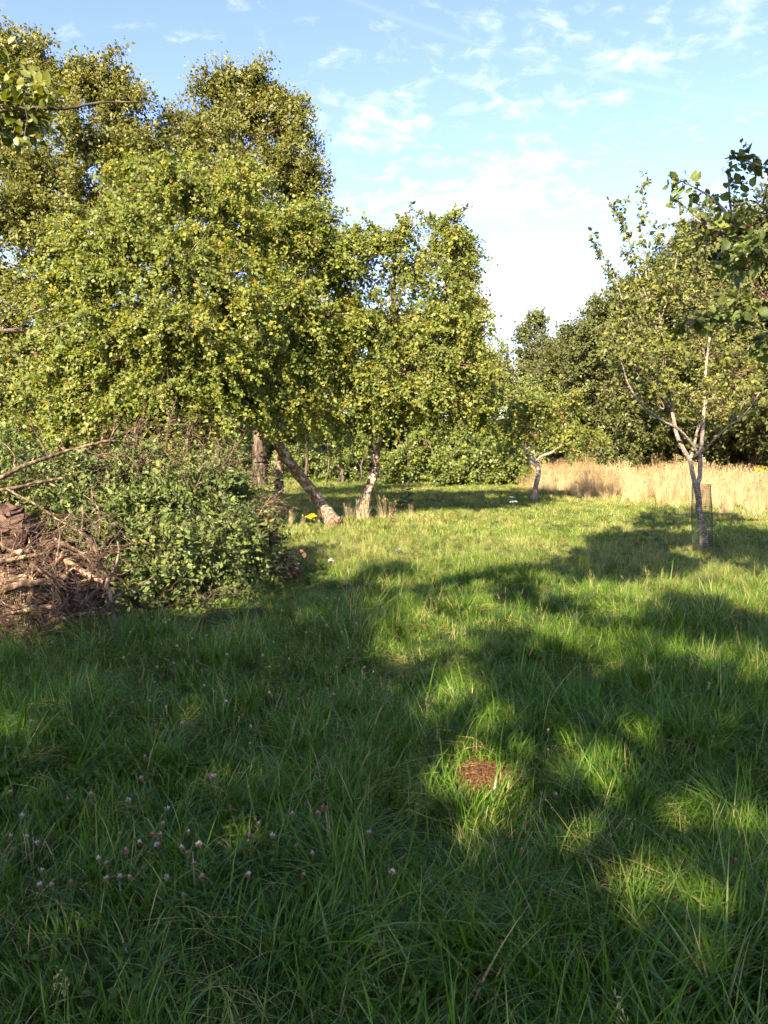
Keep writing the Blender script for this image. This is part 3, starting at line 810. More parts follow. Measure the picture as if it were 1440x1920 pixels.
# a dark screen of trees far behind, at left and middle
for (u, v, d, sc, lab) in [(300, 560, 50, 1.3, "dark tree closing the view far behind the heap"), (520, 600, 52, 1.3, "dark tree far behind the short straight plum trunk"), (660, 560, 50, 1.3, "dark tree far behind the gap between the two plum trunks"), (790, 640, 48, 1.2, "dark tree far behind the upright plum trunk"), (110, 600, 46, 1.3, "dark tree far behind at the left edge"), (410, 680, 44, 1.2, "dark tree behind the shaded plum trunk"), (-60, 600, 40, 1.2, "dark tree behind the massive oak at far left")]:
    p = P(u, v, d)
    h = p[2] / 7.7
    copy_tree(protos[(int(u) // 10) % 2], (p[0], d, -2.4 * h), u * .37, (h * sc, h * sc, h), lab, "dark trees far behind the plums")

# ---- shrubs at the back of the meadow
shrub_sp = dict(twigs=8, tlen=.42, leaves=13, lsize=.10, droop=.25, spread=.06, yellow=.01, bare=.04, hang=.1, outward=.6, twr=.005)


def shrub(name, label, c, rx, h, seed, mat='shrub_leaf', sp=shrub_sp, n=12, group=None, cat="shrub", twmat='twig', nsec=12, aspect=.36, oval=False, stems=5):
    rng = np.random.default_rng(seed)
    c = np.array([c[0], c[1], 0.0])
    sk, lob = [], []
    for i in range(stems):
        a = rng.uniform(0, 6.28)
        e = c + np.array([math.cos(a) * rx * .5, math.sin(a) * rx * .5, h * rng.uniform(.5, .8)])
        s = c + np.array([math.cos(a) * .15, math.sin(a) * .15, 0])
        sk.append(([s, (s + e) / 2 + np.array([0, 0, .1 * h]), e], [.03, .022, .01]))
    for i in range(n):
        a, q = rng.uniform(0, 6.28), math.sqrt(rng.random())
        z = h * (rng.uniform(.12, .8)) * (1 - .35 * q)
        lob.append((c + np.array([math.cos(a) * rx * q * .8, math.sin(a) * rx * q * .8, z]), (rx * .36, rx * .36, h * .22), nsec))
    root = thing(name, c, label, cat, group)
    for p, r in sk:
        obj("stem", limb_mesh("stem", p, r, M[twmat], c, 6, 8, rng), root)
    g = grow(rng, sk, lob, sp)
    obj("twigs", twig_mesh("twigs", g, M[twmat], c, True, .4), root, kind="stuff")
    obj("foliage", foliage_mesh("foliage", g, M[mat], c, aspect, oval), root, kind="stuff")
    return root


for i, (u, d, rx, h, lab) in enumerate([(770, 33, 1.5, 3.1, "bright green shrub right beside the upright plum trunk"), (835, 32, 1.7, 3.0, "tall bright green shrub in the middle of the meadow's back edge"), (905, 31.5, 1.7, 2.8, "bright green shrub left of the dry grass"), (955, 31, 1.3, 2.3, "low green shrub touching the dry grass edge"), (640, 36, 1.5, 2.6, "small shaded shrub between the two plum trunks"), (575, 38, 1.6, 2.4, "dark shrub behind the leaning trunk"),
                                        (1120, 38, 1.7, 2.8, "leafy shrub under the wood behind the dry grass, near its far end"), (1185, 34, 1.5, 2.4, "leafy shrub under the wood left of the forked trunk"), (1360, 29, 1.3, 1.5, "low dark shrub under the wood right of the forked trunk")]):
    shrub("meadow_shrub", lab, (P(u, 880, d)[0], d), rx, h, 40 + i, mat='shrub_leaf' if i < 6 else 'wood_leaf')

# thin background stems
for (u, v0, v1, d, r, lab) in [(611, 905, 800, 30, .035, "thin bare sapling right of the leaning trunk"), (637, 910, 880, 33, .16, "short brown stump-like trunk in the shade behind"), (673, 908, 860, 32, .05, "pale crooked thin stem left of the upright plum trunk"), (570, 905, 760, 29, .06, "thin grey twin-stem sapling behind the leaning trunk")]:
    b = P(u, v0, d)
    b[2] = -.02
    root = thing("sapling", b, lab, "sapling")
    top = P(u + 8, v1, d)
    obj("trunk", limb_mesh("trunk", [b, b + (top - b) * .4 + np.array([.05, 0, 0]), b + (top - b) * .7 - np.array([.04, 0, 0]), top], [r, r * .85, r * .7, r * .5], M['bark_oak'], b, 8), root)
    rr = np.random.default_rng(int(u))
    for j in range(2):
        s = b + (top - b) * rr.uniform(.55, .9)
        e = s + np.array([rr.uniform(-.5, .5), rr.uniform(-.3, .3), rr.uniform(.4, .9)])
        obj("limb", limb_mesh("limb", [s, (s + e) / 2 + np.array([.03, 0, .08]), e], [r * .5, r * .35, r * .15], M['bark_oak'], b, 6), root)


# ------------------------------------------------------------------ near trees that shade the foreground
def vnoise(x, y, s, seed):
    r = np.random.default_rng(seed)
    g_ = r.random((64, 64))
    fx, fy = x / s + 31.3, y / s + 17.7
    ix, iy = np.floor(fx).astype(int), np.floor(fy).astype(int)
    tx, ty = fx - ix, fy - iy
    tx, ty = tx * tx * (3 - 2 * tx), ty * ty * (3 - 2 * ty)
    q = lambda a, b: g_[a % 64, b % 64]
    return (q(ix, iy) * (1 - tx) + q(ix + 1, iy) * tx) * (1 - ty) + (q(ix, iy + 1) * (1 - tx) + q(ix + 1, iy + 1) * tx) * ty


SH = -TO_SUN / TO_SUN[2]      # step along the light per metre of height


def shade_prob(gxy):
    """where the near trees' leaves stand, judged by the ground spot their shadow reaches"""
    x, y = gxy[..., 0], gxy[..., 1]
    u, v = proj(np.stack([x, y, 0 * x], -1))
    u, v = np.where(y > 1.0, u, 720 + 1450 * x), np.where(y > 1.0, v, 2500)
    p = np.where(v > 1185, .97, 0.)
    dap = vnoise(x, y, .55, 77) * .6 + vnoise(x, y, .22, 78) * .4

    def put(cu, cv, ru, rv, val, p):
        q = ((u - cu) / ru) ** 2 + ((v - cv) / rv) ** 2
        return np.where(q < 1, val, p)
    for a in [(800, 1100, 200, 26, .75), (1170, 1062, 150, 34, .95), (1195, 1012, 110, 20, .9), (1330, 1190, 160, 100, .97), (1110, 1235, 110, 75, .95), (600, 1170, 130, 95, .97), (350, 1200, 330, 60, .97), (880, 1140, 230, 38, .8), (120, 1250, 220, 40, .9), (1400, 1025, 80, 34, .85), (900, 1180, 110, 40, .75), (1500, 1060, 120, 60, .95), (1345, 985, 48, 62, .92), (700, 1130, 60, 40, .8)]:
        p = put(*a, p)
    for a in [(755, 1222, 55, 36, .35), (1190, 1137, 48, 34, .25), (872, 1310, 52, 52, .0), (905, 1385, 62, 40, .05), (850, 1460, 62, 42, .0), (925, 1462, 55, 34, .0), (1115, 1435, 50, 28, .08), (1165, 1640, 75, 26, .0), (1230, 1680, 55, 22, .1), (1090, 1765, 40, 26, .1), (1330, 1545, 70, 15, .0), (1120, 1600, 30, 18, .2), (180, 1350, 230, 60, .5), (420, 1330, 80, 40, .45), (1390, 1320, 60, 50, .55), (1000, 1530, 40, 25, .4), (640, 1420, 40, 22, .5), (1240, 1255, 30, 30, .5)]:
        p = put(*a, p)
    p = np.where((v > 1040) & (v < 1260) & (dap > .55) & (u > 720), p * .25, p)
    p = np.where((v >= 1260) & (dap > .62), p * .45, p)
    cg = P(10, 170, 4.2)
    cg = cg[:2] + SH[:2] * cg[2]
    p = np.where(np.hypot(x - cg[0], y - cg[1]) < .75, 0, p)
    return np.where(y > 15.5, 0, p)


def shade_keep(pos, rng):
    g = pos[:, :2] + SH[None, :2] * pos[:, 2:3]
    p = shade_prob(g)
    keep = rng.random(len(pos)) < p
    for z0 in (.5, 1.0, 1.4):          # the heap stands in the sun
        q = g - SH[None, :2] * z0
        keep &= ~(((q[:, 0] + 4.1) / 2.6) ** 2 + ((q[:, 1] - 8.4) / 1.55) ** 2 < 1)
    u, v = proj(pos)
    inframe = (u > -90) & (u < 1530) & (v > -90) & (v < 2000)
    cg = P(20, 170, 4.2)
    cg = cg[:2] + SH[:2] * cg[2]
    block = (np.hypot(g[:, 0] - cg[0], g[:, 1] - cg[1]) < .62)
    return keep & ~block & ~inframe


def shade_keep_leaf(pos, rng):
    g = pos[:, :2] + SH[None, :2] * pos[:, 2:3]
    u, v = proj(pos)
    inframe = (u > -40) & (u < 1480) & (v > -40) & (v < 1960)
    ok = shade_prob(g) > .42
    for dx_, dy_ in ((.09, 0), (-.09, 0), (0, .09), (0, -.09)):
        ok &= shade_prob(g + np.array([dx_, dy_])) > .3
    return ~inframe & (ok | (rng.random(len(pos)) < .02))


def shade_keep_sec(secs):
    g = secs[..., :2] + SH[:2] * secs[..., 2:3]
    q = shade_prob(g)
    return (q.mean(1) > .5) & (q.min(1) > .04)


def shade_skip_limb(lp):
    g = lp[:, :2] + SH[:2] * lp[:, 2:3]
    u, v = proj(np.stack([g[:, 0], g[:, 1], 0 * g[:, 0]], -1))
    return ((shade_prob(g) < .13) & (v > 1250) & (u > 0) & (u < 1440)).sum() >= 2


sh_sp = dict(skip_limb=shade_skip_limb, keep_sec=shade_keep_sec, twigs=10, tlen=.55, leaves=13, lsize=.12, droop=.25, spread=.06, yellow=.02, bare=.03, hang=.25, keep=shade_keep, keep_leaf=shade_keep_leaf, thick=.5)
rg = np.random.default_rng(51)


def crown_lobes(rng, c, R, n, rl, nsec):
    return [(np.array(c) + ball(rng, 1, .5)[0] * np.array(R), rl, nsec) for _ in range(n)]


sk = [([(-4.4, 1.2, 0), (-4.3, 1.25, 1.5), (-3.9, 1.4, 3.2), (-2.5, 1.0, 5.0), (-1.5, 0.2, 7.2)], [.26, .21, .18, .13, .05]),
      ([(-3.9, 1.4, 3.0), (-3.4, 2.2, 3.1), (-2.9, 3.2, 3.3), (-2.2, 4.0, 3.4)], [.08, .055, .035, .015]),
      ([(-2.5, 1.0, 5.0), (-1.2, 1.0, 6.0), (.2, 1.0, 6.8)], [.10, .07, .03]),
      ([P(-330, 260, 3.8), P(-120, 225, 4.0), P(40, 203, 4.1), P(120, 204, 4.15), P(190, 192, 4.2), P(266, 192, 4.25)], [.022, .015, .010, .008, .006, .003])]
lob = crown_lobes(rg, (-1.5, -0.7, 7.0), (3.4, 3.0, 1.9), 38, (1.15, 1.15, .85), 13)
bough = grow(rg, sk[1:2] + sk[3:], [(P(-90, 180, 4.2), (.30, .3, .34), 9), (P(-10, 120, 4.3), (.18, .2, .15), 6), (P(30, 235, 4.2), (.2, .2, .10), 5), (P(-30, 270, 4.2), (.2, .2, .10), 4), (P(30, 165, 4.25), (.2, .2, .10), 5)], dict(twigs=6, tlen=.13, leaves=9, lsize=.046, droop=.2, spread=.03, yellow=.05, hang=.2, tint=.3, thick=.4, twr=.002))  # bough leaves tinted paler so that they look sunlit
lob += crown_lobes(rg, (0.9, 1.8, 7.0), (2.0, 1.6, 1.1), 12, (1.0, 1.0, .7), 12)
lob += crown_lobes(rg, (0.5, 0.2, 7.2), (2.6, 2.2, 1.4), 16, (1.1, 1.1, .8), 13)
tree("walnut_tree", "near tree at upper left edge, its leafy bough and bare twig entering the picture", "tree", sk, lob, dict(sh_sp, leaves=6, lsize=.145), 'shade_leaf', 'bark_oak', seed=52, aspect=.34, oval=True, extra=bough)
sk = [([(-4.8, -7.2, 0), (-4.7, -7.1, 2), (-4.4, -7.0, 4.5), (-4.2, -6.8, 7.5)], [.34, .28, .22, .08]),
      ([(-4.6, -7.05, 3.5), (-3.4, -6.2, 5), (-2.2, -5.4, 6.4)], [.14, .1, .05])]
lob = crown_lobes(rg, (-3.8, -6.4, 7.2), (4.2, 4.2, 2.2), 60, (1.3, 1.3, .95), 12) + crown_lobes(rg, (-5.4, -4.0, 7.0), (2.6, 2.2, 1.4), 16, (1.2, 1.2, .9), 12)
tree("walnut_tree", "broad tree behind the viewer at left that shades the near grass", "tree", sk, lob, dict(sh_sp, leaves=4, lsize=.145), 'shade_leaf', 'bark_grey', seed=53, aspect=.38, tw_frac=.15)

# ---- near apple tree reaching in from the right
ab = np.array([5.6, 5.6, 0.0])
sk = [([ab, ab + np.array([-.05, .05, .7]), ab + np.array([-.1, .1, 1.5]), ab + np.array([-.3, .1, 2.4])], [.13, .11, .10, .07]),
      ([ab + np.array([-.1, .1, 1.6]), P(1600, 520, 6.0), P(1440, 470, 6.2), P(1330, 425, 6.3), P(1290, 400, 6.3)], [.045, .028, .014, .009, .004]),
      ([ab + np.array([-.1, .1, 1.5]), P(1600, 680, 6.2), P(1440, 620, 6.4), P(1300, 600, 6.5)], [.03, .018, .008, .003]),
      ([ab + np.array([-.3, .1, 2.2]), P(1560, 380, 6.0), P(1440, 318, 6.1), P(1376, 292, 6.15)], [.04, .02, .009, .003]),
      ([P(1400, 452, 6.25), P(1345, 380, 6.25), P(1290, 345, 6.25), P(1262, 335, 6.25)], [.014, .010, .006, .003]),
      ([P(1380, 445, 6.25), P(1370, 390, 6.2), P(1366, 340, 6.2), P(1364, 315, 6.2)], [.012, .009, .006, .003]),
      ([P(1340, 430, 6.3), P(1300, 400, 6.3), P(1272, 378, 6.3), P(1258, 372, 6.3)], [.010, .008, .005, .003])]
lob = [lobe_px(*a, rd=.45) for a in [(1425, 480, 6.2, 55, 30, 6), (1350, 445, 6.3, 40, 16, 5), (1400, 570, 6.4, 60, 40, 5), (1305, 600, 6.5, 38, 16, 3), (1440, 640, 6.4, 45, 30, 5), (1570, 580, 6.1, 70, 70, 10), (1640, 480, 6.0, 80, 50, 12)]]
apple_sp = dict(twigs=5, tlen=.13, leaves=7, lsize=.062, droop=.1, spread=.02, yellow=.02, bare=.05, hang=.1, rise=.2, thick=.8, twr=.0025)
rng = np.random.default_rng(61)
root = thing("apple_tree", ab, "near apple tree reaching in from the right edge with dark leaves", "tree")
for i, (p, r) in enumerate(sk):
    obj("trunk" if i == 0 else "limb", limb_mesh("limb", p, r, M['bark_grey'], ab, 12 if i == 0 else 8, rng=rng, flare=(i == 0)), root)
g = merge(grow(rng, sk, lob, apple_sp), wands(rng, [p for p, q in sk[3:]] + [path_px(a) for a in [[(1420, 430, 6.2), (1400, 370, 6.2), (1392, 330, 6.2)], [(1330, 420, 6.3), (1312, 372, 6.3), (1300, 360, 6.3)]]], .075, dict(twigs=2, tlen=.06, leaves=3, lsize=.054, droop=.05, spread=.014, bare=.05, hang=.1, rise=.2, thick=.3, twr=.0015)))
obj("twigs", twig_mesh("twigs", g, M['twig'], ab, True), root, kind="stuff")
lp, ax, nr, sz, tint = g['leaf']
u, v = proj(lp)
# the leaves that stand out singly against the sky are leaves of their own
front = np.where((u < 1440) & (v < 425), 1, 0) * 1000 - v + rng.random(len(u)) * 40
order = np.argsort(-front)
single, rest = order[:290], order[290:]
g['leaf'] = tuple(a[rest] for a in (lp, ax, nr, sz, tint))
obj("crown", foliage_mesh("crown", g, M['apple_leaf'], ab, .36, True), root, kind="stuff")
leaf_protos = []
for k in range(4):
    V, Q, rep = leaf_cards(np.zeros((1, 3)), np.array([[0, 1., 0]]), np.array([[0, 0, 1.]]), np.array([1.]), np.array([.33 + .03 * k]), .15 + .1 * k, True)
    leaf_protos.append(make_mesh("leaf", V, Q, None, np.full(2, .2 + .22 * k), False, M['apple_leaf']))
for q in single:
    o = obj("leaf", leaf_protos[int(tint[q] * 3.99)], root)
    a = Vector(ax[q]).normalized()
    b = Vector(nr[q]).cross(a).normalized()
    c = a.cross(b)
    # columns x = -b so that the frame stays right-handed
    m = Matrix(((b.x, a.x, -c.x), (b.y, a.y, -c.y), (b.z, a.z, -c.z))).to_4x4()
    o.matrix_local = Matrix.Translation(Vector(lp[q] - ab)) @ m @ Matrix.Scale(float(sz[q]), 4)


def fruit_mesh(name, r, mat):
    a = np.linspace(0, math.pi, 9)
    ths = np.linspace(0, 2 * math.pi, 13)[:-1]
    rr = np.sin(a) * (1 + .12 * np.sin(a)) * r
    z = np.cos(a) * r * .9 - .25 * r * np.exp(-(a / .35) ** 2)
    V = np.array([[rr[i] * math.cos(t), rr[i] * math.sin(t), z[i]] for i in range(9) for t in ths])
    Q = [(i * 12 + j, (i + 1) * 12 + j, (i + 1) * 12 + (j + 1) % 12, i * 12 + (j + 1) % 12) for i in range(8) for j in range(12)]
    return make_mesh(name, V, Q, None, None, True, mat)


fm = fruit_mesh("apple", .019, M['apple_fruit'])
for (u, v, d) in [(1402, 424, 6.15), (1290, 607, 6.4)]:
    obj("apple", fm, root, loc=P(u, v, d) - ab)


# ------------------------------------------------------------------ brush heap
HC = np.array([-3.0, 8.2])            # middle of the heap on the ground


def lump(rng, s, sub=2):
    import bmesh
    bm = bmesh.new()
    bmesh.ops.create_cube(bm, size=1.0)
    bmesh.ops.bevel(bm, geom=bm.edges[:], offset=.12, segments=1, affect='EDGES')
    bmesh.ops.subdivide_edges(bm, edges=bm.edges[:], cuts=2, use_grid_fill=True)
    for vv in bm.verts:
        vv.co *= 1 + rng.normal(0, .05)
        vv.co.x *= s[0]
        vv.co.y *= s[1]
        vv.co.z *= s[2]
        vv.co += Vector(rng.normal(0, .018, 3))
    me = bpy.data.meshes.new("stone")
    bm.to_mesh(me)
    bm.free()
    me.materials.append(M['stone'])
    return me


rng = np.random.default_rng(71)
stones = [(28, 1000, 7.2, (.34, .3, .22), "upper reddish stone of the heap under dead twigs"), (12, 970, 7.4, (.22, .25, .18), "topmost small reddish stone at the left edge of the heap"), (32, 1068, 7.0, (.42, .34, .24), "large flat-faced reddish-brown stone in the heap"), (80, 1035, 7.3, (.34, .3, .26), "squarish stone wedged behind the pale dead branches"),
          (5, 1090, 6.8, (.3, .3, .2), "dark stone low at the left edge of the heap"), (95, 1080, 7.1, (.3, .26, .22), "shadowed stone right of the large flat-faced one"), (60, 1130, 6.8, (.4, .32, .24), "long reddish stone near the foot of the heap"), (-40, 1040, 7.1, (.4, .4, .4), "big stone just beyond the left picture edge"), (130, 1110, 7.2, (.3, .3, .26), "small stone under the twig tangle"), (20, 1165, 6.6, (.34, .3, .2), "lowest stone of the heap among grass")]
for (u, v, d, s, lab) in stones:
    o = obj("stone", lump(rng, s), loc=P(u, v, d))
    o.rotation_euler = rng.uniform(-.4, .4, 3)
    tag(o, lab, "stone", "stones of the brush heap")
# earth core that carries the heap
ex, ey = np.meshgrid(np.linspace(-1, 1, 41), np.linspace(-1, 1, 31))
rad = np.sqrt(ex ** 2 + ey ** 2)
hz_ = 1.05 * np.clip(1 - rad ** 1.7, -.1, 1) + rng.normal(0, .03, ex.shape) * (rad < .95)
ei = np.arange(ex.size).reshape(ex.shape)
eq = np.stack([ei[:-1, :-1], ei[:-1, 1:], ei[1:, 1:], ei[1:, :-1]], -1).reshape(-1, 4)
EC = np.array([-4.1, 8.4, -.04])
core = obj("earth_mound", make_mesh("earth_mound", np.stack([ex * 2.6, ey * 1.5, hz_], -1), eq, smooth=True, mat=M['soil']), loc=EC)
tag(core, "dark earth mound under the weeds and branches of the brush heap", "mound")

weed_sp = dict(twigs=8, tlen=.25, leaves=10, lsize=.048, droop=.25, spread=.03, yellow=.012, bare=.04, hang=.15, outward=.5, rise=.35, twr=.0025, thick=.5)


def weed(name, label, spots, seed, mat='weed_leaf', sp=weed_sp, cat="shrub", nsec=15):
    """spots: px column, px row, depth, px radii of each leafy mound"""
    rng = np.random.default_rng(seed)
    lob = [lobe_px(u, v, d, ru, rv, nsec, rd=ru * d / F * .8) for (u, v, d, ru, rv) in spots]
    cs = np.array([l[0] for l in lob])
    base = np.array([cs[:, 0].mean(), cs[:, 1].mean() + .1, 0.05])
    sk = []
    for c in cs[::2]:
        s = np.array([base[0] + (c[0] - base[0]) * .6, c[1] + .25, .03])
        sk.append(([s, s * .5 + c * .5 + np.array([.03, .05, .05]), c], [.016, .012, .006]))
    root = thing(name, base, label, cat)
    for p, r in sk:
        obj("stem", limb_mesh("stem", p, r, M['twig'], base, 6, 8, rng), root)
    g = grow(rng, sk, lob, sp)
    shoots_ = []
    for c, rr_, _ in lob:
        for _k in range(3):
            d_ = ball(rng, 1, .2)[0]
            d_[2], d_[1] = abs(d_[2]) * .8 + .15, -abs(d_[1])
            st_ = c + d_ * rr_ * .8
            out_ = d_ * rng.uniform(.15, .38)
            shoots_.append([st_, st_ + out_ * .6 + np.array([0, 0, .05]), st_ + out_ + np.array([rng.normal(0, .06), 0, rng.uniform(-.04, .10)])])
    g = merge(g, wands(rng, shoots_, .045, dict(sp, twigs=2, tlen=.06, leaves=3, spread=.014, thick=.3, twr=.0015, tint=.08)))
    obj("twigs", twig_mesh("twigs", g, M['twig'], base, True, .6), root, kind="stuff")
    obj("foliage", foliage_mesh("foliage", g, M[mat], base, .25, True), root, kind="stuff")
    return root


weed("nightshade_shrub", "leafy green weed mass covering the middle of the brush heap", [
    (260, 960, 8.0, 70, 45), (340, 950, 8.2, 75, 50), (420, 970, 8.4, 60, 50), (300, 1020, 7.6, 75, 50), (380, 1030, 7.9, 75, 55), (450, 1030, 8.3, 55, 50), (270, 1085, 7.4, 60, 45), (350, 1100, 7.6, 70, 45), (430, 1090, 8.0, 55, 45), (480, 1060, 8.5, 40, 45), (260, 1140, 7.2, 45, 30), (360, 1150, 7.4, 50, 25), (220, 1020, 7.7, 50, 40), (490, 1110, 8.4, 30, 25), (440, 1130, 7.9, 40, 20), (310, 900, 8.6, 80, 35), (400, 915, 8.8, 60, 40)], 81, nsec=17)
weed("nightshade_shrub", "leafy green weeds over the top left of the heap behind the long dead boughs", [
    (40, 915, 8.0, 65, 42), (120, 895, 8.2, 70, 46), (200, 895, 8.4, 70, 48), (280, 870, 8.8, 60, 34), (20, 870, 8.4, 50, 36), (60, 880, 8.9, 70, 30), (150, 945, 8.0, 60, 35), (90, 960, 7.8, 50, 25), (190, 975, 7.8, 50, 30), (240, 880, 9.0, 60, 30), (10, 950, 8.0, 35, 25), (165, 1000, 7.7, 35, 22)], 82)
weed("nightshade_shrub", "loose greyish weeds with dead sprigs at the right shoulder of the heap", [
    (430, 930, 9.2, 35, 35), (465, 985, 9.0, 32, 30), (400, 890, 9.4, 40, 30), (500, 1020, 9.0, 22, 28), (440, 880, 9.5, 25, 25)], 83, nsec=11)
weed("withered_weed", "clump of withered reddish-brown leaves at the heap's right end", [(522, 1060, 9.0, 15, 26), (515, 1095, 8.8, 14, 18), (528, 1088, 9.0, 10, 18), (470, 1000, 8.8, 12, 14)], 84, mat='brown_leaf', sp=dict(weed_sp, lsize=.05, hang=.9, droop=.6, bare=.2), cat="weed", nsec=10)


def dead_branch(label, pts, radii, seed, forks=5, flen=.35, mat='dead_wood', group=None, name="dead_branch"):
    rng = np.random.default_rng(seed)
    pth = np.array([P(*a) for a in pts])
    base = pth[0]
    radii = [a * 1.08 for a in radii]
    b = Bag()
    n = max(10, int(np.linalg.norm(np.diff(pth, axis=0), axis=1).sum() / .06))
    sp = spline(pth, n) + rng.normal(0, 1, (n, 3)) * np.array(radii).max() * .18
    rr = np.interp(np.linspace(0, 1, n), np.linspace(0, 1, len(radii)), radii)
    b.add(*tubes(sp[None], rr[None], 8, .10, rng))
    dirv = norm(sp[-1] - sp[0])
    main, side = b.mesh(name, M[mat], True, base), []
    for k in range(forks):
        b = Bag()
        side.append(b)
        i = int(rng.uniform(.15, .98) * (n - 1))
        d = norm(dirv * rng.uniform(.2, .9) + norm(rng.standard_normal(3)) * .8 + np.array([0, 0, .15]))
        L = flen * rng.uniform(.4, 1.4)
        ss = np.linspace(0, 1, 6)[:, None]
        q = sp[i] + d * L * ss + rng.normal(0, .04 * L, (6, 3)) * ss
        r0 = min(rr[i] * .7, .012)
        b.add(*tubes(q[None], np.linspace(r0, r0 * .3, 6)[None], 5))
        for m in range(2):
            j = rng.integers(2, 5)
            d2 = norm(d + norm(rng.standard_normal(3)) * .8)
            q2 = q[j] + d2 * L * .5 * np.linspace(0, 1, 4)[:, None]
            b.add(*tubes(q2[None], np.linspace(r0 * .5, r0 * .2, 4)[None], 4))
    o = obj(name, main, loc=base)
    for tb_ in side:
        obj("side_twig", tb_.mesh("side_twig", M[mat], True, base), o)
    return tag(o, label, "branch", group)


def c3(x, y, d):            # coordinates read off an enlarged view of the heap
    return (x * .3889, 760 + y * .3889, d)


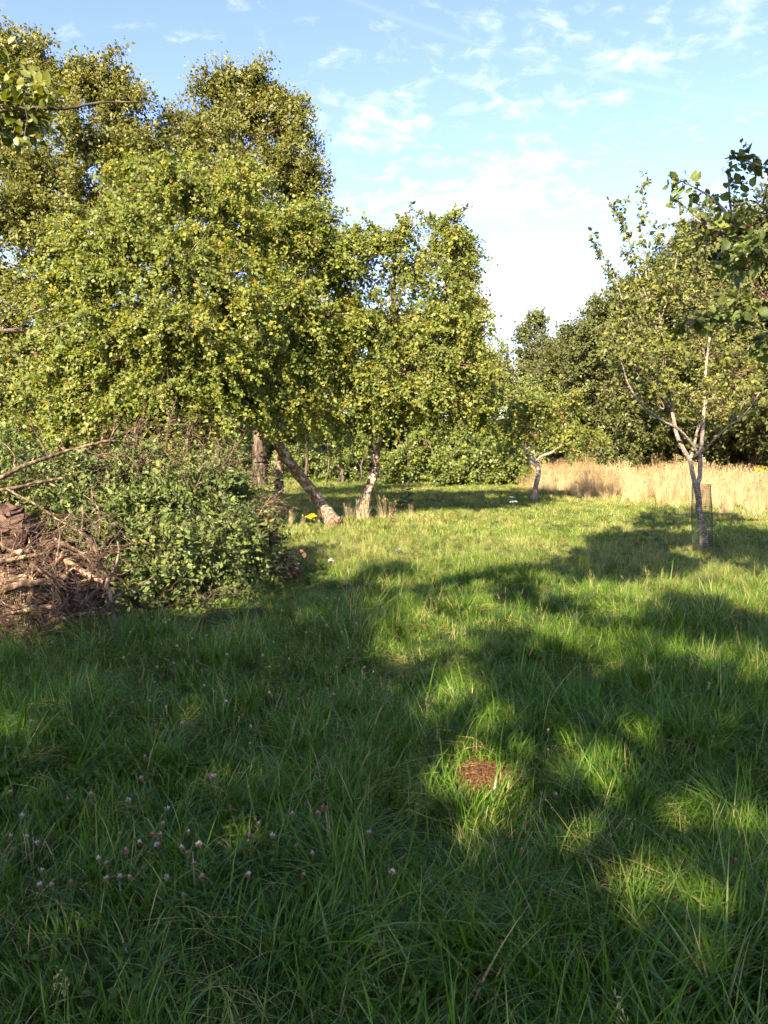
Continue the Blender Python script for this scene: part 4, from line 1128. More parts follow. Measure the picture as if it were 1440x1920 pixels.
DBR = [
    ("long grey dead bough slanting up from the left edge over the heap", [c3(-60, 380, 7.4), c3(0, 350, 7.5), c3(150, 280, 7.7), c3(330, 220, 8.0), c3(520, 175, 8.3), c3(660, 190, 8.6)], [.024, .022, .018, .015, .013, .008], 9, .5, 'dead_wood'),
    ("pale blunt dead bough just below the long grey bough", [c3(-40, 415, 7.2), c3(90, 395, 7.3), c3(190, 370, 7.4), c3(298, 352, 7.5)], [.016, .015, .013, .011], 2, .2, 'dead_wood'),
    ("pale bough lying across the reddish stones", [c3(-40, 755, 6.7), c3(80, 735, 6.7), c3(240, 715, 6.8), c3(400, 725, 6.9), c3(520, 735, 6.9)], [.020, .018, .015, .013, .009], 5, .3, 'dead_wood'),
    ("thin straight dead branch slanting down across the weeds at left", [c3(30, 400, 7.2), c3(160, 470, 7.1), c3(280, 550, 7.1), c3(400, 620, 7.0), c3(480, 700, 7.0)], [.008, .010, .011, .011, .009], 5, .3, 'dead_wood'),
    ("thick barkless pale bough ending at the bent upright branch", [c3(300, 740, 6.8), c3(360, 775, 6.7), c3(430, 820, 6.65), c3(500, 855, 6.6)], [.018, .021, .021, .019], 4, .25, 'raw_wood'),
    ("bent upright yellowish branch standing at the foot of the heap", [c3(550, 1110, 6.35), c3(545, 1000, 6.4), c3(530, 920, 6.45), c3(520, 850, 6.5), c3(555, 790, 6.6), c3(572, 720, 6.7), c3(568, 660, 6.75)], [.022, .020, .019, .020, .014, .011, .007], 6, .25, 'dead_wood'),
    ("knotted thick grey bough below the pale one", [c3(-30, 850, 6.5), c3(60, 840, 6.55), c3(170, 810, 6.6), c3(260, 770, 6.7), c3(310, 700, 6.8)], [.030, .030, .028, .024, .018], 5, .3, 'dead_wood'),
    ("thick dark bough lying low at the left edge", [c3(-40, 900, 6.4), c3(60, 885, 6.4), c3(150, 890, 6.45), c3(260, 885, 6.5)], [.026, .024, .022, .018], 3, .25, 'dead_red'),
    ("forked dead branch near the heap's left foot", [c3(-20, 930, 6.3), c3(40, 970, 6.25), c3(100, 975, 6.2), c3(155, 970, 6.2)], [.016, .014, .013, .013], 3, .2, 'dead_wood'),
    ("curved reddish branch arching over the foot of the heap", [c3(20, 1090, 6.1), c3(140, 1110, 6.1), c3(240, 1080, 6.15), c3(350, 1020, 6.25), c3(420, 985, 6.35), c3(540, 990, 6.5)], [.010, .013, .014, .013, .012, .008], 6, .3, 'dead_red'),
    ("pale twiggy branch standing up in the weeds at centre", [c3(470, 715, 6.9), c3(430, 640, 6.9), c3(395, 605, 6.9), c3(400, 560, 7.0), c3(395, 480, 7.1)], [.012, .011, .009, .007, .004], 3, .2, 'dead_wood'),
    ("thin upright dead twig among the heap's weeds", [c3(480, 620, 7.0), c3(480, 540, 7.05), c3(465, 480, 7.1), c3(400, 430, 7.2)], [.007, .006, .005, .003], 4, .2, 'dead_wood'),
    ("dead stick lying in the grass in front of the heap", [c3(560, 1165, 6.0), c3(650, 1155, 6.05), c3(760, 1155, 6.1), c3(830, 1185, 6.05), c3(915, 1240, 5.95)], [.016, .011, .010, .008, .005], 3, .25, 'dead_wood'),
    ("thin forked stick leaning at the heap's dark right foot", [c3(880, 1090, 6.4), c3(930, 1010, 6.6), c3(990, 940, 6.8), c3(1060, 880, 7.0)], [.007, .007, .006, .004], 4, .25, 'dead_wood'),
    ("reddish dead branch rising out of the heap's right shoulder", [c3(1000, 430, 8.6), c3(1060, 330, 8.8), c3(1110, 240, 8.9), c3(1180, 140, 9.0), c3(1165, 115, 9.0)], [.014, .013, .012, .009, .004], 7, .35, 'dead_red'),
    ("pale dead sprig leaning right of the heap's shoulder", [c3(1200, 610, 8.8), c3(1240, 540, 8.8), c3(1280, 480, 8.8), c3(1310, 430, 8.8)], [.012, .012, .010, .005], 8, .28, 'dead_wood'),
    ("lower pale dead sprig right of the heap's shoulder", [c3(1180, 660, 8.7), c3(1230, 610, 8.7), c3(1290, 570, 8.7), c3(1320, 540, 8.7)], [.009, .009, .007, .004], 6, .25, 'dead_red'),
    ("long thin twig reaching from the heap toward the leaning trunk", [c3(1200, 440, 9.0), c3(1300, 450, 9.1), c3(1370, 470, 9.2), c3(1450, 505, 9.3)], [.006, .006, .005, .003], 3, .2, 'dead_wood'),
    ("tall thin dead branch standing behind the heap below the plum", [c3(780, 330, 8.8), c3(800, 200, 9.2), c3(820, 80, 9.6), c3(850, -30, 10.0)], [.012, .011, .009, .005], 9, .5, 'dead_red'),
    ("short dead branch with twigs standing behind the heap", [c3(640, 300, 8.8), c3(655, 200, 9.0), c3(650, 120, 9.2), c3(665, 60, 9.4)], [.011, .009, .008, .004], 9, .4, 'dead_red'),
    ("pale slanting dead branch falling from the plum onto the heap", [c3(660, 190, 8.7), c3(720, 260, 8.6), c3(790, 325, 8.5)], [.012, .011, .008], 4, .3, 'dead_wood'),
    ("thin grey dead stem upright at the heap's top right", [c3(870, 350, 8.7), c3(880, 240, 8.8), c3(910, 130, 8.9)], [.008, .006, .004], 6, .3, 'dead_wood'),
    ("crossed thin stick over the reddish stones", [c3(80, 740, 6.6), c3(150, 660, 6.8), c3(215, 590, 7.0), c3(250, 520, 7.1)], [.007, .008, .008, .005], 3, .2, 'dead_red'),
    ("slim brown stick running through the twig tangle", [c3(150, 760, 6.5), c3(230, 830, 6.4), c3(290, 900, 6.35), c3(340, 980, 6.3)], [.006, .007, .007, .005], 4, .2, 'dead_red'),
    ("splayed stick rising from the twig tangle toward the pale bough", [c3(340, 1010, 6.3), c3(270, 920, 6.4), c3(250, 850, 6.5), c3(255, 790, 6.6)], [.014, .012, .010, .007], 4, .25, 'dead_wood'),
]
for k, (u0_, v0_, u1_, v1_, dd_, rr_) in enumerate([(-20, 1115, 90, 1090, 6.4, .03), (10, 1150, 120, 1140, 6.25, .024), (60, 1060, 130, 1110, 6.6, .022), (-10, 1060, 60, 1030, 6.8, .026), (70, 1180, 170, 1150, 6.15, .02), (100, 1010, 180, 1060, 6.9, .018), (120, 1170, 190, 1100, 6.3, .02)]):
    nm = ["stout brown log low at the left edge of the heap", "second stout log under the twig tangle", "short thick bough wedged beside the flat-faced stone", "broken bough resting on the stones at the left edge", "thin log lying in the grass at the heap's foot", "short bough crossing the weeds above the twig tangle", "leaning bough beside the bent upright branch"][k]
    DBR.append((nm, [(u0_, v0_, dd_), ((u0_ + u1_) / 2, (v0_ + v1_) / 2 - 6, dd_ - .05), (u1_, v1_, dd_)], [rr_, rr_ * .95, rr_ * .8], 3, .22, 'dead_wood' if k % 2 else 'dead_red'))
for i, (lab, pts, rd, fk, fl, mt) in enumerate(DBR):
    dead_branch(lab, pts, rd, 100 + i, fk, fl, mt)
# splintered log end at the left foot
sb = Bag()
lpth = path_px([(22, 1235, 6.0), (40, 1205, 6.05), (48, 1185, 6.1)])
rg2 = np.random.default_rng(90)
sb.add(*tubes(spline(lpth, 10)[None], np.linspace(.055, .05, 10)[None], 12, .14, rg2))
for k in range(26):
    a = rg2.uniform(0, 6.28)
    s = lpth[1] + np.array([math.cos(a) * .045, math.sin(a) * .045, rg2.uniform(-.03, .05)])
    e = s + np.array([math.cos(a) * .03, math.sin(a) * .03, 0]) * rg2.random() + norm(lpth[2] - lpth[0]) * rg2.uniform(.05, .14)
    sb.add(*tubes(np.array([[s, (s + e) / 2, e]]), np.array([[.008, .006, .001]]), 4))
tag(obj("log", sb.mesh("log", M['raw_wood'], False, lpth[0]), loc=lpth[0]), "splintered pale log end at the left foot of the heap", "log")

# fine twig tangle and dry stalks, nobody could count them
rng = np.random.default_rng(91)
tb = Bag()


def tangle(n, u0, u1, v0, v1, d0, d1, L, r, up=0.2, seed=0):
    rr = np.random.default_rng(seed)
    u, v = rr.uniform(u0, u1, n), rr.uniform(v0, v1, n)
    d = d0 + (d1 - d0) * (v1 - v) / (v1 - v0) + rr.normal(0, .15, n)
    st = np.array([P(a, b, c) for a, b, c in zip(u, v, d)])
    dr = norm(rr.standard_normal((n, 3)) * np.array([1, .7, .6]) + np.array([0, 0, up]))
    ln = L * rr.uniform(.5, 1.5, (n, 1))
    s = np.linspace(-.5, .5, 6)[None, :, None]
    pp = st[:, None] + dr[:, None] * ln[:, None] * s + rr.normal(0, .035, (n, 6, 3)) * ln[:, None] + np.array([0, 0, -.3]) * ln[:, None] * (s ** 2)
    pp[..., 2] = np.maximum(pp[..., 2], .01)
    rad = r * rr.uniform(.5, 1.4, (n, 1)) * np.linspace(1, .4, 6)
    return tubes(pp, rad, 4)


tb.add(*tangle(330, -60, 205, 1030, 1215, 6.1, 6.9, .42, .0042, seed=1))
tb.add(*tangle(150, -40, 230, 960, 1060, 6.6, 7.1, .40, .0040, seed=2))
tb.add(*tangle(160, -40, 200, 1130, 1225, 5.75, 6.2, .38, .0042, seed=7))
tb.add(*tangle(120, 150, 450, 785, 880, 8.0, 9.0, .5, .004, .5, seed=3))
tb.add(*tangle(60, 230, 470, 1100, 1180, 6.5, 7.3, .4, .0036, seed=4))
tb.add(*tangle(30, 0, 200, 830, 930, 7.6, 8.4, .5, .004, seed=5))
tb.add(*tangle(90, 410, 520, 860, 1010, 8.6, 9.2, .35, .0036, .4, seed=6))
o = obj("twig_tangle", tb.mesh("twig_tangle", M['dead_red'], True), kind="stuff")
tag(o, "fine dead twigs tangled through the brush heap", "twigs")


# ------------------------------------------------------------------ grass
def blade_tuft(rng, nb, h, spread, width, bend, seg=4, dead=.05, tint0=0.0):
    b = Bag()
    az0 = rng.uniform(0, 6.28)
    for i in range(nb):
        a, q = rng.uniform(0, 6.28), spread * math.sqrt(rng.random())
        o = np.array([math.cos(a) * q, math.sin(a) * q, -.01])
        L = h * rng.uniform(.45, 1.15)
        az = az0 + rng.normal(0, .95)
        lean = rng.uniform(.05, .45)
        bd = bend * rng.uniform(.3, 1.4)
        dh = np.array([math.cos(az), math.sin(az), 0])
        s = np.linspace(0, 1, seg + 1)
        ang = lean + bd * s
        step = L / seg
        pts = [o]
        for k in range(seg):
            am = (ang[k] + ang[k + 1]) / 2
            pts.append(pts[-1] + (dh * math.sin(am) + np.array([0, 0, math.cos(am)])) * step)
        pts = np.array(pts)
        roll = rng.uniform(-.7, .7)
        side = np.array([-math.sin(az), math.cos(az), 0]) * math.cos(roll) + np.array([0, 0, 1]) * math.sin(roll) * .4
        w = width * rng.uniform(.6, 1.3) * np.array([.75, 1.0, .9, .62, .3, .2])[:seg]
        V = []
        for k in range(seg):
            V += [pts[k] - side * w[k], pts[k] + side * w[k]]
        V.append(pts[-1])
        Q = [(2 * k, 2 * k + 1, 2 * k + 3, 2 * k + 2) for k in range(seg - 1)]
        T = [(2 * seg - 2, 2 * seg - 1, 2 * seg)]
        t = np.clip(rng.normal(.42, .20) + tint0, 0, .86)
        if rng.random() < dead:
            t = rng.uniform(.9, 1.0)
        b.add(np.array(V), Q, T, t)
    return b


def clover_patch(rng, n, R, size, h):
    b = Bag()
    for i in range(n):
        a, q = rng.uniform(0, 6.28), R * math.sqrt(rng.random())
        top = np.array([math.cos(a) * q, math.sin(a) * q, h * rng.uniform(.4, 1.1)])
        bot = top * np.array([.8, .8, 0])
        b.add(*tubes(np.array([[bot, (bot + top) / 2 + rng.normal(0, .006, 3), top]]), np.full((1, 3), .0009), 3), tint=.3)
        a0 = rng.uniform(0, 6.28)
        tilt = rng.normal(0, .3, 2)
        for k in range(3):
            aa = a0 + k * 2.094
            ax = np.array([[math.cos(aa), math.sin(aa), .15 + tilt[0] * math.cos(aa) + tilt[1] * math.sin(aa)]])
            s = size * rng.uniform(.7, 1.2)
            V, Q, _ = leaf_cards(top[None], ax, np.array([[0, 0, 1.]]), np.array([s]), np.array([s * .45]), .2, True)
            b.add(V, Q, tint=np.clip(rng.normal(.5, .18), 0, 1))
    return b


def tuft_collection(name, bags, mat):
    c = bpy.data.collections.new(name)
    for i, (b, m) in enumerate(bags):
        o = bpy.data.objects.new("%s_%02d" % (name, i), b.mesh(name, m))
        c.objects.link(o)
    return c


def scatter(name, coll, pos, rot, scl, idx, itint, label, cat):
    me = bpy.data.meshes.new(name)
    n = len(pos)
    me.vertices.add(n)
    me.vertices.foreach_set("co", np.asarray(pos, np.float32).ravel())
    for nm, ty, arr, key in (("rot", 'FLOAT_VECTOR', rot, "vector"), ("scl", 'FLOAT_VECTOR', scl, "vector"), ("idx", 'INT', idx, "value"), ("itint", 'FLOAT', itint, "value")):
        at = me.attributes.new(nm, ty, 'POINT')
        at.data.foreach_set(key, np.asarray(arr, np.int32 if ty == 'INT' else np.float32).ravel())
    o = obj(name, me, kind="stuff")
    tag(o, label, cat)
    ng = bpy.data.node_groups.new(name, 'GeometryNodeTree')
    ng.interface.new_socket(name="Geometry", in_out='INPUT', socket_type='NodeSocketGeometry')
    ng.interface.new_socket(name="Geometry", in_out='OUTPUT', socket_type='NodeSocketGeometry')
    gi, go = ng.nodes.new("NodeGroupInput"), ng.nodes.new("NodeGroupOutput")
    ci = ng.nodes.new("GeometryNodeCollectionInfo")
    ci.inputs["Collection"].default_value = coll
    ci.inputs["Separate Children"].default_value = True
    ci.inputs["Reset Children"].default_value = True
    ip = ng.nodes.new("GeometryNodeInstanceOnPoints")
    ip.inputs["Pick Instance"].default_value = True

    def na(nm, ty):
        q = ng.nodes.new("GeometryNodeInputNamedAttribute")
        q.data_type = ty
        q.inputs["Name"].default_value = nm
        return q.outputs["Attribute"]
    ng.links.new(gi.outputs[0], ip.inputs["Points"])
    ng.links.new(ci.outputs[0], ip.inputs["Instance"])
    ng.links.new(na("idx", 'INT'), ip.inputs["Instance Index"])
    ng.links.new(na("rot", 'FLOAT_VECTOR'), ip.inputs["Rotation"])
    ng.links.new(na("scl", 'FLOAT_VECTOR'), ip.inputs["Scale"])
    ng.links.new(ip.outputs[0], go.inputs[0])
    md = o.modifiers.new("scatter", 'NODES')
    md.node_group = ng
    return o


rng = np.random.default_rng(200)
bags = []
for i in range(6):      # 0-5 long arching meadow grass
    bags.append((blade_tuft(rng, 34, .38, .10, .0034, 1.75, 5, .08), M['grass']))
for i in range(5):      # 6-10 shorter upright grass
    bags.append((blade_tuft(rng, 40, .20, .11, .0030, 1.1, 4, .09), M['grass']))
for i in range(4):      # 11-14 far tufts, coarser
    bags.append((blade_tuft(rng, 44, .19, .17, .0055, .75, 3, .07), M['grass']))
for i in range(3):      # 15-17 tall broad blades
    bags.append((blade_tuft(rng, 16, .42, .05, .0042, 1.1, 5, .04, -.05), M['grass']))


def seed_stalks(rng, n, h):
    b = Bag()
    for i in range(n):
        base = np.array([rng.normal(0, .05), rng.normal(0, .05), 0])
        top = base + np.array([rng.normal(0, .09), rng.normal(0, .09), h * rng.uniform(.7, 1.15)])
        b.add(*tubes(np.array([[base, (base + top) / 2 + rng.normal(0, .012, 3), top]]), np.array([[.0015, .0013, .0008]]), 3), tint=rng.uniform(.6, 1))
        m = 16
        pos = top + (base - top) * rng.uniform(0, .22, (m, 1)) + rng.normal(0, .004, (m, 3))
        V, Q, _ = leaf_cards(pos, norm(rng.standard_normal((m, 3)) * .5 + np.array([0, 0, .8])), rng.standard_normal((m, 3)), np.full(m, .016), np.full(m, .003))
        b.add(V, Q, tint=rng.uniform(.85, 1.0))
    return b


def thatch(rng, n):
    """flattened straw and bent old blades"""
    b = Bag()
    st = np.stack([rng.uniform(-.14, .14, n), rng.uniform(-.14, .14, n), rng.uniform(.015, .09, n)], 1)
    a0 = rng.uniform(0, 6.28)
    a = a0 + rng.normal(0, .8, n)
    d = np.stack([np.cos(a), np.sin(a), rng.normal(.05, .2, n)], 1)
    ss = np.linspace(-.5, .5, 4)[None, :, None]
    ln = rng.uniform(.10, .30, (n, 1, 1))
    pp = st[:, None] + d[:, None] * ln * ss + np.array([0, 0, .03]) * (1 - 4 * ss ** 2) + rng.normal(0, .006, (n, 4, 3))
    V, Q = tubes(pp, np.broadcast_to(np.array([.0008, .0015, .0013, .0006]), (n, 4)), 3)
    b.add(V, Q, tint=np.repeat(np.where(rng.random(n) < .6, rng.uniform(.88, 1, n), rng.uniform(.3, .7, n)), 9))
    return b


for i in range(3):      # 18-20 flattened straw
    bags.append((thatch(rng, 34), M['grass']))
for i in range(2):      # 21-22 stalks in seed
    bags.append((seed_stalks(rng, 3, .42), M['grass']))
grass_coll = tuft_collection("grass_tuft", bags, None)


def in_heap(x, y):
    return (((x - EC[0]) / 2.75) ** 2 + ((y - EC[1]) / 1.75) ** 2 < 1) | (((x + 4.0) / 1.5) ** 2 + ((y - 6.75) / .85) ** 2 < 1)


def dry_amount(x, y):
    """1 inside the field of tall dry grass, falling to 0 in the mown meadow"""
    edge = np.interp(x, [4.0, 6.0, 7.5, 9.5, 14, 20], [36, 24.5, 20.8, 19.0, 16.5, 14])
    edge = edge + (vnoise(x, y, 1.3, 5) - .5) * 2.2
    return np.clip((y - edge + 4.0) / 9.5, 0, 1) * np.clip((x - 3.6 - 1.6 * vnoise(x, y, .8, 6)) / 1.6, 0, 1)


MOUND = G(912, 1462)
zones = [(-4.6, 5.2, .9, 6.5, 120), (-5.5, 8.0, 6.5, 13, 80), (-10, 13, 13, 22, 46), (-16, 14, 22, 34, 22), (-26, 16, 34, 60, 6), (-9, -4.6, -3, 9, 18), (5.2, 10, -3, 9, 18), (-4.6, 5.2, -4, .9, 22)]
PX, PY, ZN = [], [], []
for k, (x0, x1, y0, y1, dn) in enumerate(zones):
    n = int((x1 - x0) * (y1 - y0) * dn)
    PX.append(rng.uniform(x0, x1, n))
    PY.append(rng.uniform(y0, y1, n))
    ZN.append(np.full(n, k))
px_, py_, zn = np.concatenate(PX), np.concatenate(PY), np.concatenate(ZN)
dm = np.hypot(px_ - MOUND[0], (py_ - MOUND[1]) * 1.1)
keep = ~in_heap(px_, py_) & (dm > .085) & (rng.random(len(px_)) > dry_amount(px_, py_) * .85)
px_, py_, zn = px_[keep], py_[keep], zn[keep]
n = len(px_)
hn = vnoise(px_, py_, .9, 1) * .6 + vnoise(px_, py_, .35, 2) * .4
idx = np.where(zn >= 3, rng.integers(11, 15, n), np.where(hn + rng.normal(0, .12, n) > .50, rng.integers(0, 6, n), rng.integers(6, 11, n)))
idx = np.where((zn == 2), np.where(rng.random(n) < .6, rng.integers(11, 15, n), rng.integers(6, 11, n)), idx)
idx = np.where((zn <= 1) & (rng.random(n) < .035), rng.integers(15, 18, n), idx)
idx = np.where((zn >= 5), rng.integers(0, 11, n), idx)
kr = rng.random(n)
idx = np.where((zn <= 1) & (kr < .045), rng.integers(18, 21, n), np.where((zn <= 1) & (kr > .994), rng.integers(21, 23, n), idx))
long_amt = np.interp(py_, [0, 4.5, 7, 10, 20], [1.0, .95, .78, .58, .55])
ring = ((px_ - EC[0]) / 2.75) ** 2 + ((py_ - EC[1]) / 1.75) ** 2
sc = np.where(ring < 1.9, .5, 1) * (0.60 + .62 * hn) * rng.uniform(.8, 1.2, n) * np.where(zn < 2, long_amt, np.where(zn == 2, .66, np.where(zn == 3, .8, 1.3)))
scl = np.stack([sc * rng.uniform(.9, 1.2, n), sc * rng.uniform(.9, 1.2, n), sc * rng.uniform(.8, 1.15, n)], 1)
rot = np.stack([rng.normal(0, .16, n), rng.normal(0, .16, n), rng.uniform(0, 6.28, n)], 1)
lush = np.interp(py_, [0, 5, 8, 11, 25], [.02, .05, .16, .34, .34])  # sunlight on the farther meadow put into the blade tint by depth
itint = lush + rng.normal(0, .06, n) + (vnoise(px_, py_, 1.7, 3) - .5) * .16 + dry_amount(px_ + .5, py_ + 1.5) * .18
scatter("grass", grass_coll, np.stack([px_, py_, ground_z(px_, py_)], 1), rot, scl, idx, itint, "rich green uncut grass covering the meadow", "grass")

# ---- tall dry grass
rng = np.random.default_rng(201)


def dry_tuft(rng, nb, h):
    b = blade_tuft(rng, nb, h, .10, .0035, .35, 4, 0)
    for i in range(nb // 3):
        a, q = rng.uniform(0, 6.28), .1 * math.sqrt(rng.random())
        base = np.array([math.cos(a) * q, math.sin(a) * q, 0])
        top = base + np.array([rng.normal(0, .10), rng.normal(0, .10), h * rng.uniform(.85, 1.2)])
        tip = top + np.array([rng.normal(0, .05), rng.normal(0, .05), -.02])
        b.add(*tubes(np.array([[base, (base + top) / 2 + rng.normal(0, .012, 3), top, tip]]), np.array([[.0022, .0020, .0016, .001]]), 3), tint=rng.uniform(.3, .8))
        m = 9
        pos = top + (base - top) * rng.uniform(0, .16, (m, 1)) + rng.normal(0, .008, (m, 3))
        ax = norm(rng.standard_normal((m, 3)) * .6 + np.array([0, 0, .8]))
        V, Q, _ = leaf_cards(pos, ax, rng.standard_normal((m, 3)), np.full(m, .045), np.full(m, .006))
        b.add(V, Q, tint=rng.uniform(-.1, .25))
    return b


dcoll = tuft_collection("dry_tuft", [(dry_tuft(rng, 26, rng.uniform(.75, .95)), M['dry']) for _ in range(6)], None)
x0, x1, y0, y1 = 4.5, 24, 13, 50
n = int((x1 - x0) * (y1 - y0) * 26)
dx, dy = rng.uniform(x0, x1, n), rng.uniform(y0, y1, n)
da = dry_amount(dx, dy)
keep = (rng.random(n) < da ** 1.6 * np.where(dy > 34, .45, 1))
dx, dy, da = dx[keep], dy[keep], da[keep]
# straw-coloured stalks at the plum trunks' feet and the right-hand meadow edge
ex_ = [(b2[0] + rng.normal(0, .45), b2[1] + rng.normal(-.1, .3)) for _ in range(11)] + [(b1[0] + rng.normal(-.5, .5), b1[1] + rng.normal(.2, .4)) for _ in range(5)]
ex_ += [(-3.65 + rng.normal(0, .25), 6.35 + rng.normal(0, .2)) for _ in range(16)]
ex_ += [(rng.uniform(-4.5, -2.0), rng.uniform(18, 24)) for _ in range(14)]
ex_ = np.array(ex_)
dx, dy = np.concatenate([dx, ex_[:, 0]]), np.concatenate([dy, ex_[:, 1]])
da = np.concatenate([da, np.full(len(ex_), .30)])
n = len(dx)
sc = (.25 + .70 * np.minimum(1, da * 1.3) ** .9) * rng.uniform(.6, 1.0, n) * (.66 + .5 * vnoise(dx, dy, .7, 8))
sc = np.where(rng.random(n) < .04, sc * 1.35, sc)
rot = np.stack([rng.normal(0, .10, n), rng.normal(0, .10, n), rng.uniform(0, 6.28, n)], 1)
scatter("dry_grass", dcoll, np.stack([dx, dy, ground_z(dx, dy)], 1), rot, np.stack([sc * 1.2, sc * 1.2, sc], 1), rng.integers(0, 6, n), rng.normal(0, .14, n) + (vnoise(dx, dy, 1.1, 12) - .5) * .5, "tall straw-coloured dry grass before the right-hand wood", "grass")

# ---- clover leaves between the grass
rng = np.random.default_rng(202)
ccoll = tuft_collection("clover_patch", [(clover_patch(rng, 16, .16, .026, .13), M['clover']) for _ in range(4)] + [(clover_patch(rng, 7, .14, .036, .12), M['clover']) for _ in range(3)], None)
n = 520
cx, cy_ = rng.uniform(-3.8, 3.5, n), rng.uniform(1.2, 9, n)
w = vnoise(cx, cy_, .8, 9) + np.where(cx < .3, .18, -.12)
keep = (w > .52) & ~in_heap(cx, cy_) & (np.hypot(cx - MOUND[0], cy_ - MOUND[1]) > .9)
cx, cy_ = cx[keep], cy_[keep]
n = len(cx)
scatter("clover_leaves", ccoll, np.stack([cx, cy_, ground_z(cx, cy_)], 1), np.stack([0 * cx, 0 * cx, rng.uniform(0, 6.28, n)], 1), np.repeat(rng.uniform(.6, .95, (n, 1)), 3, 1), np.where(rng.random(n) < .8, rng.integers(0, 4, n), rng.integers(4, 7, n)), rng.normal(0, .1, n), "clover and broad weed leaves between the foreground grass", "ground cover")

# ------------------------------------------------------------------ small things
rng = np.random.default_rng(300)


def clover_head(rng, brown):
    n = 34
    d = norm(rng.standard_normal((n, 3)))
    up = d[:, 2]
    ax = norm(d + np.array([0, 0, .2]) * (up[:, None] > 0) - np.array([0, 0, .8]) * (up[:, None] < -.1))
    V, Q, rep = leaf_cards(d * .003, ax, np.cross(d, norm(rng.standard_normal((n, 3)))), np.full(n, .0105), np.full(n, .0022), .5)
    t = np.clip(.45 + up * .5 - brown, 0, 1)
    return make_mesh("flower_head", V, Q, None, t, False, M['petal'])


heads = [clover_head(rng, b) for b in (0, .2, .4, .55)]
sv, sq = tubes(np.array([[[0, 0, -.22], [.012, .004, -.11], [0, 0, 0]]]), np.full((1, 3), .0011), 4)
stem_me = make_mesh("stem", sv, sq, None, np.full(len(sq), .5), True, M['stalk'])
spots = [(225, 1565), (237, 1595), (262, 1580), (278, 1600), (300, 1565), (225, 1645), (362, 1620), (378, 1645), (353, 1560), (692, 1562), (560, 1490), (484, 1545), (403, 1455), (127, 1500), (20, 1485), (20, 1568), (75, 1660), (98, 1660), (133, 1655), (200, 1620), (465, 1478), (605, 1515), (735, 1635), (977, 1595), (1028, 1408), (1028, 1370), (1042, 1490), (285, 1565), (352, 1600), (240, 1500), (185, 1610), (345, 1680), (1380, 1615), (70, 1580), (330, 1275), (378, 1258), (290, 1280), (232, 1315), (160, 1298)]
for _ in range(70):
    spots.append((rng.uniform(230, 700), rng.uniform(1120, 1330)))
for _ in range(36):
    spots.append((rng.uniform(0, 640), rng.uniform(1330, 1660)))
for i, (u, v) in enumerate(spots):
    z = rng.uniform(.15, .21)
    p = G(u, v, z)
    if in_heap(p[0], p[1]):
        continue
    root = thing("clover_flower", p, "small pinkish-white clover flower head standing in the near grass", "flower", "white clover flowers in the foreground grass")
    root.rotation_euler = (rng.normal(0, .2), rng.normal(0, .2), rng.uniform(0, 6.28))
    s = rng.uniform(.55, 1.1)
    root.scale = (s, s, 1)
    obj("flower_head", heads[int(rng.integers(0, 4))], root)
    obj("stem", stem_me, root)

# white umbels in the sunlit meadow
for (u, v, lab) in [(960, 933, "larger white flower umbel in the sunlit meadow near the small fruit tree"), (963, 941, "smaller white flower umbel just below the larger one"), (748, 1032, "white flower umbel alone in the sunlit middle meadow"), (620, 1052, "tiny white flower near the heap's right end in sunlit grass")]:
    z = .30
    p = G(u, v, z)
    root = thing("umbel_flower", (p[0], p[1], 0), lab, "flower")
    b = Bag()
    R = .085 if v < 1000 else .045
    if u == 620:
        R = .02
    n = 60
    a, q = rng.uniform(0, 6.28, n), R * np.sqrt(rng.random(n))
    pos = np.stack([np.cos(a) * q, np.sin(a) * q, z + .02 * np.cos(q / R * 1.5) + rng.normal(0, .003, n)], 1)
    V, Q, _ = leaf_cards(pos, norm(rng.standard_normal((n, 3)) * np.array([1, 1, .3])), np.tile([0, 0, 1.], (n, 1)) + rng.normal(0, .3, (n, 3)), np.full(n, .022), np.full(n, .009))
    b.add(V, Q)
    obj("flower_head", b.mesh("flower_head", M['umbel']), root)
    b = Bag()
    b.add(*tubes(np.array([[[0, 0, 0], [.01, 0, z * .5], [0, 0, z * .85]]]), np.full((1, 3), .003), 5))
    for k in range(9):
        aa = k * .7
        b.add(*tubes(np.array([[[0, 0, z * .85], [math.cos(aa) * R * .7, math.sin(aa) * R * .7, z]]]), np.full((1, 2), .0014), 3))
    obj("stem", b.mesh("stem", M['stalk']), root)


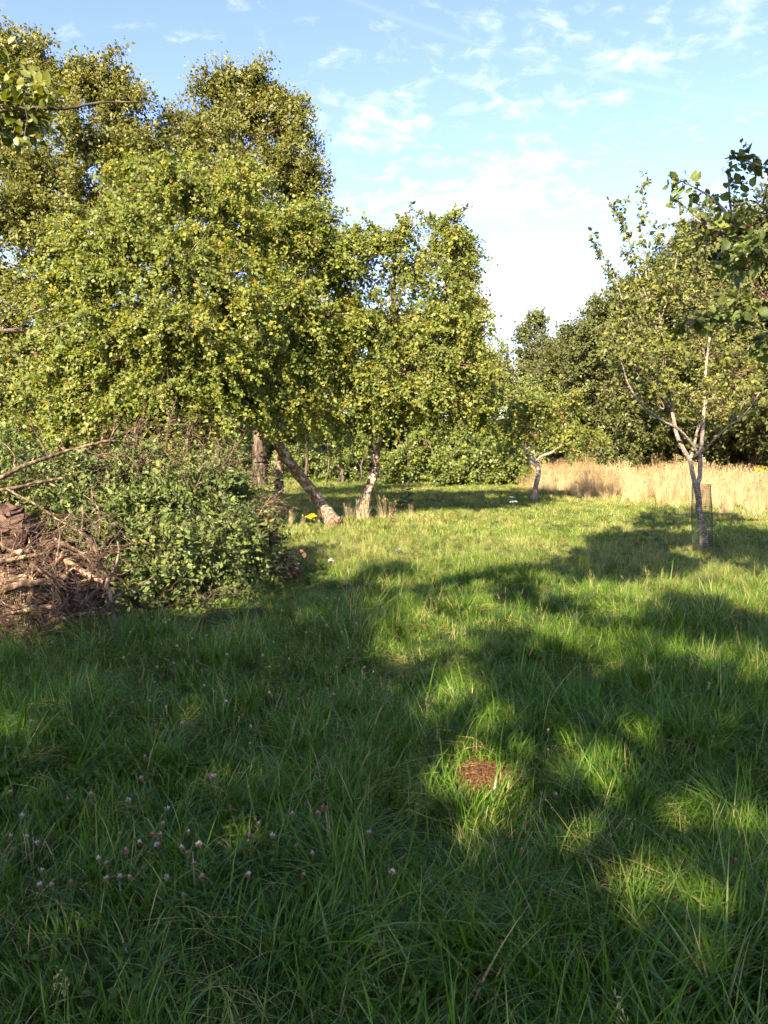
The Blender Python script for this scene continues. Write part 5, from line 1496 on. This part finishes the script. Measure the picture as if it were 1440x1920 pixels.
def weed_plant(name, label, base, h, nl, lsize, mat, head=None, seed=0, cat="plant"):
    r = np.random.default_rng(seed)
    base = np.array([base[0], base[1], 0.])
    root = thing(name, base, label, cat)
    top = np.array([r.normal(0, .04), r.normal(0, .04), h])
    b = Bag()
    b.add(*tubes(np.array([[[0, 0, 0], top * .5 + r.normal(0, .012, 3), top]]), np.array([[.008, .006, .003]]), 5))
    obj("stem", b.mesh("stem", M['stalk'], True), root)
    s = r.uniform(.1, .95, nl)
    pos = top[None] * s[:, None]
    a = r.uniform(0, 6.28, nl)
    ax = np.stack([np.cos(a), np.sin(a), r.uniform(-.2, .5, nl)], 1)
    sz = lsize * (1.15 - .6 * s)
    V, Q, _ = leaf_cards(pos, ax, np.tile([0, 0, 1.], (nl, 1)) + r.normal(0, .25, (nl, 3)), sz, sz * .28, .2, True)
    b = Bag()
    b.add(V, Q, tint=np.repeat(r.uniform(.1, .7, nl), 2))
    obj("foliage", b.mesh("foliage", M[mat]), root, kind="stuff")
    if head:
        n = 70
        pos = top + r.normal(0, 1, (n, 3)) * np.array(head[1])
        V, Q, _ = leaf_cards(pos, norm(r.standard_normal((n, 3))), r.standard_normal((n, 3)), np.full(n, .035), np.full(n, .014))
        b = Bag()
        b.add(V, Q, tint=np.repeat(r.uniform(0, 1, n), 1))
        obj("flower_head", b.mesh("flower_head", M[head[0]]), root)
    return root


q = G(765, 952)
weed_plant("nettle", "dark upright nettle right of the upright plum trunk", q, .85, 44, .17, 'wood_leaf', None, 1)
q = G(752, 955)
weed_plant("nettle", "shorter nettle closest to the upright plum trunk", q, .6, 30, .15, 'wood_leaf', None, 2)
q = G(730, 985)
weed_plant("dock_plant", "reddish-brown withered dock clump right of the upright plum's foot", q, .30, 8, .12, 'brown_leaf', ('brown_leaf', (.06, .06, .08)), 3)
q = G(586, 1000)
weed_plant("ragwort", "small yellow-flowered weed by the leaning trunk's foot", q, .30, 14, .10, 'weed_leaf', ('yellow', (.05, .05, .03)), 4)
q = P(1425, 900, 21.5)
weed_plant("ragwort", "yellow-flowered weed standing in the dry grass at the right edge", q, .95, 20, .14, 'weed_leaf', ('yellow', (.06, .06, .05)), 5)

# patch of red-brown dead thatch in the near grass
rng = np.random.default_rng(310)
tb = Bag()
nr_, na_ = 8, 22
V = [[0, 0, .055]]
for i in range(1, nr_ + 1):
    for j in range(na_):
        a = 2 * math.pi * j / na_
        rr = i / nr_
        V.append([.13 * rr * math.cos(a) * rng.uniform(.8, 1.2), .11 * rr * math.sin(a) * rng.uniform(.8, 1.2), .05 * (1 - rr ** 2) + rng.normal(0, .006) - (.03 if i == nr_ else 0)])
T = [(0, 1 + j, 1 + (j + 1) % na_) for j in range(na_)]
Q = [(1 + i * na_ + j, 1 + (i + 1) * na_ + j, 1 + (i + 1) * na_ + (j + 1) % na_, 1 + i * na_ + (j + 1) % na_) for i in range(nr_ - 1) for j in range(na_)]
tb.add(V, Q, T)
mound = thing("dead_thatch_patch", (MOUND[0], MOUND[1], 0), "red-brown patch of dead thatch in the near grass, caught by sunlight", "thatch")
obj("mat", tb.mesh("mat", M['needles'], True), mound)
n = 260
a, q = rng.uniform(0, 6.28, n), np.sqrt(rng.random(n))
st = np.stack([.16 * q * np.cos(a), .14 * q * np.sin(a), .055 * (1 - q ** 2) + .006 + 0 * q], 1)
dr = norm(np.stack([rng.normal(0, 1, n), rng.normal(0, .45, n), rng.normal(.1, .16, n)], 1))
s = np.linspace(-.5, .5, 3)[None, :, None]
pp = st[:, None] + dr[:, None] * .09 * s + np.array([0, 0, .012]) * (1 - 4 * s ** 2)
tb = Bag()
tb.add(*tubes(pp, np.full((n, 3), .0014), 3))
obj("dead_blades", tb.mesh("dead_blades", M['needles']), mound, kind="stuff")
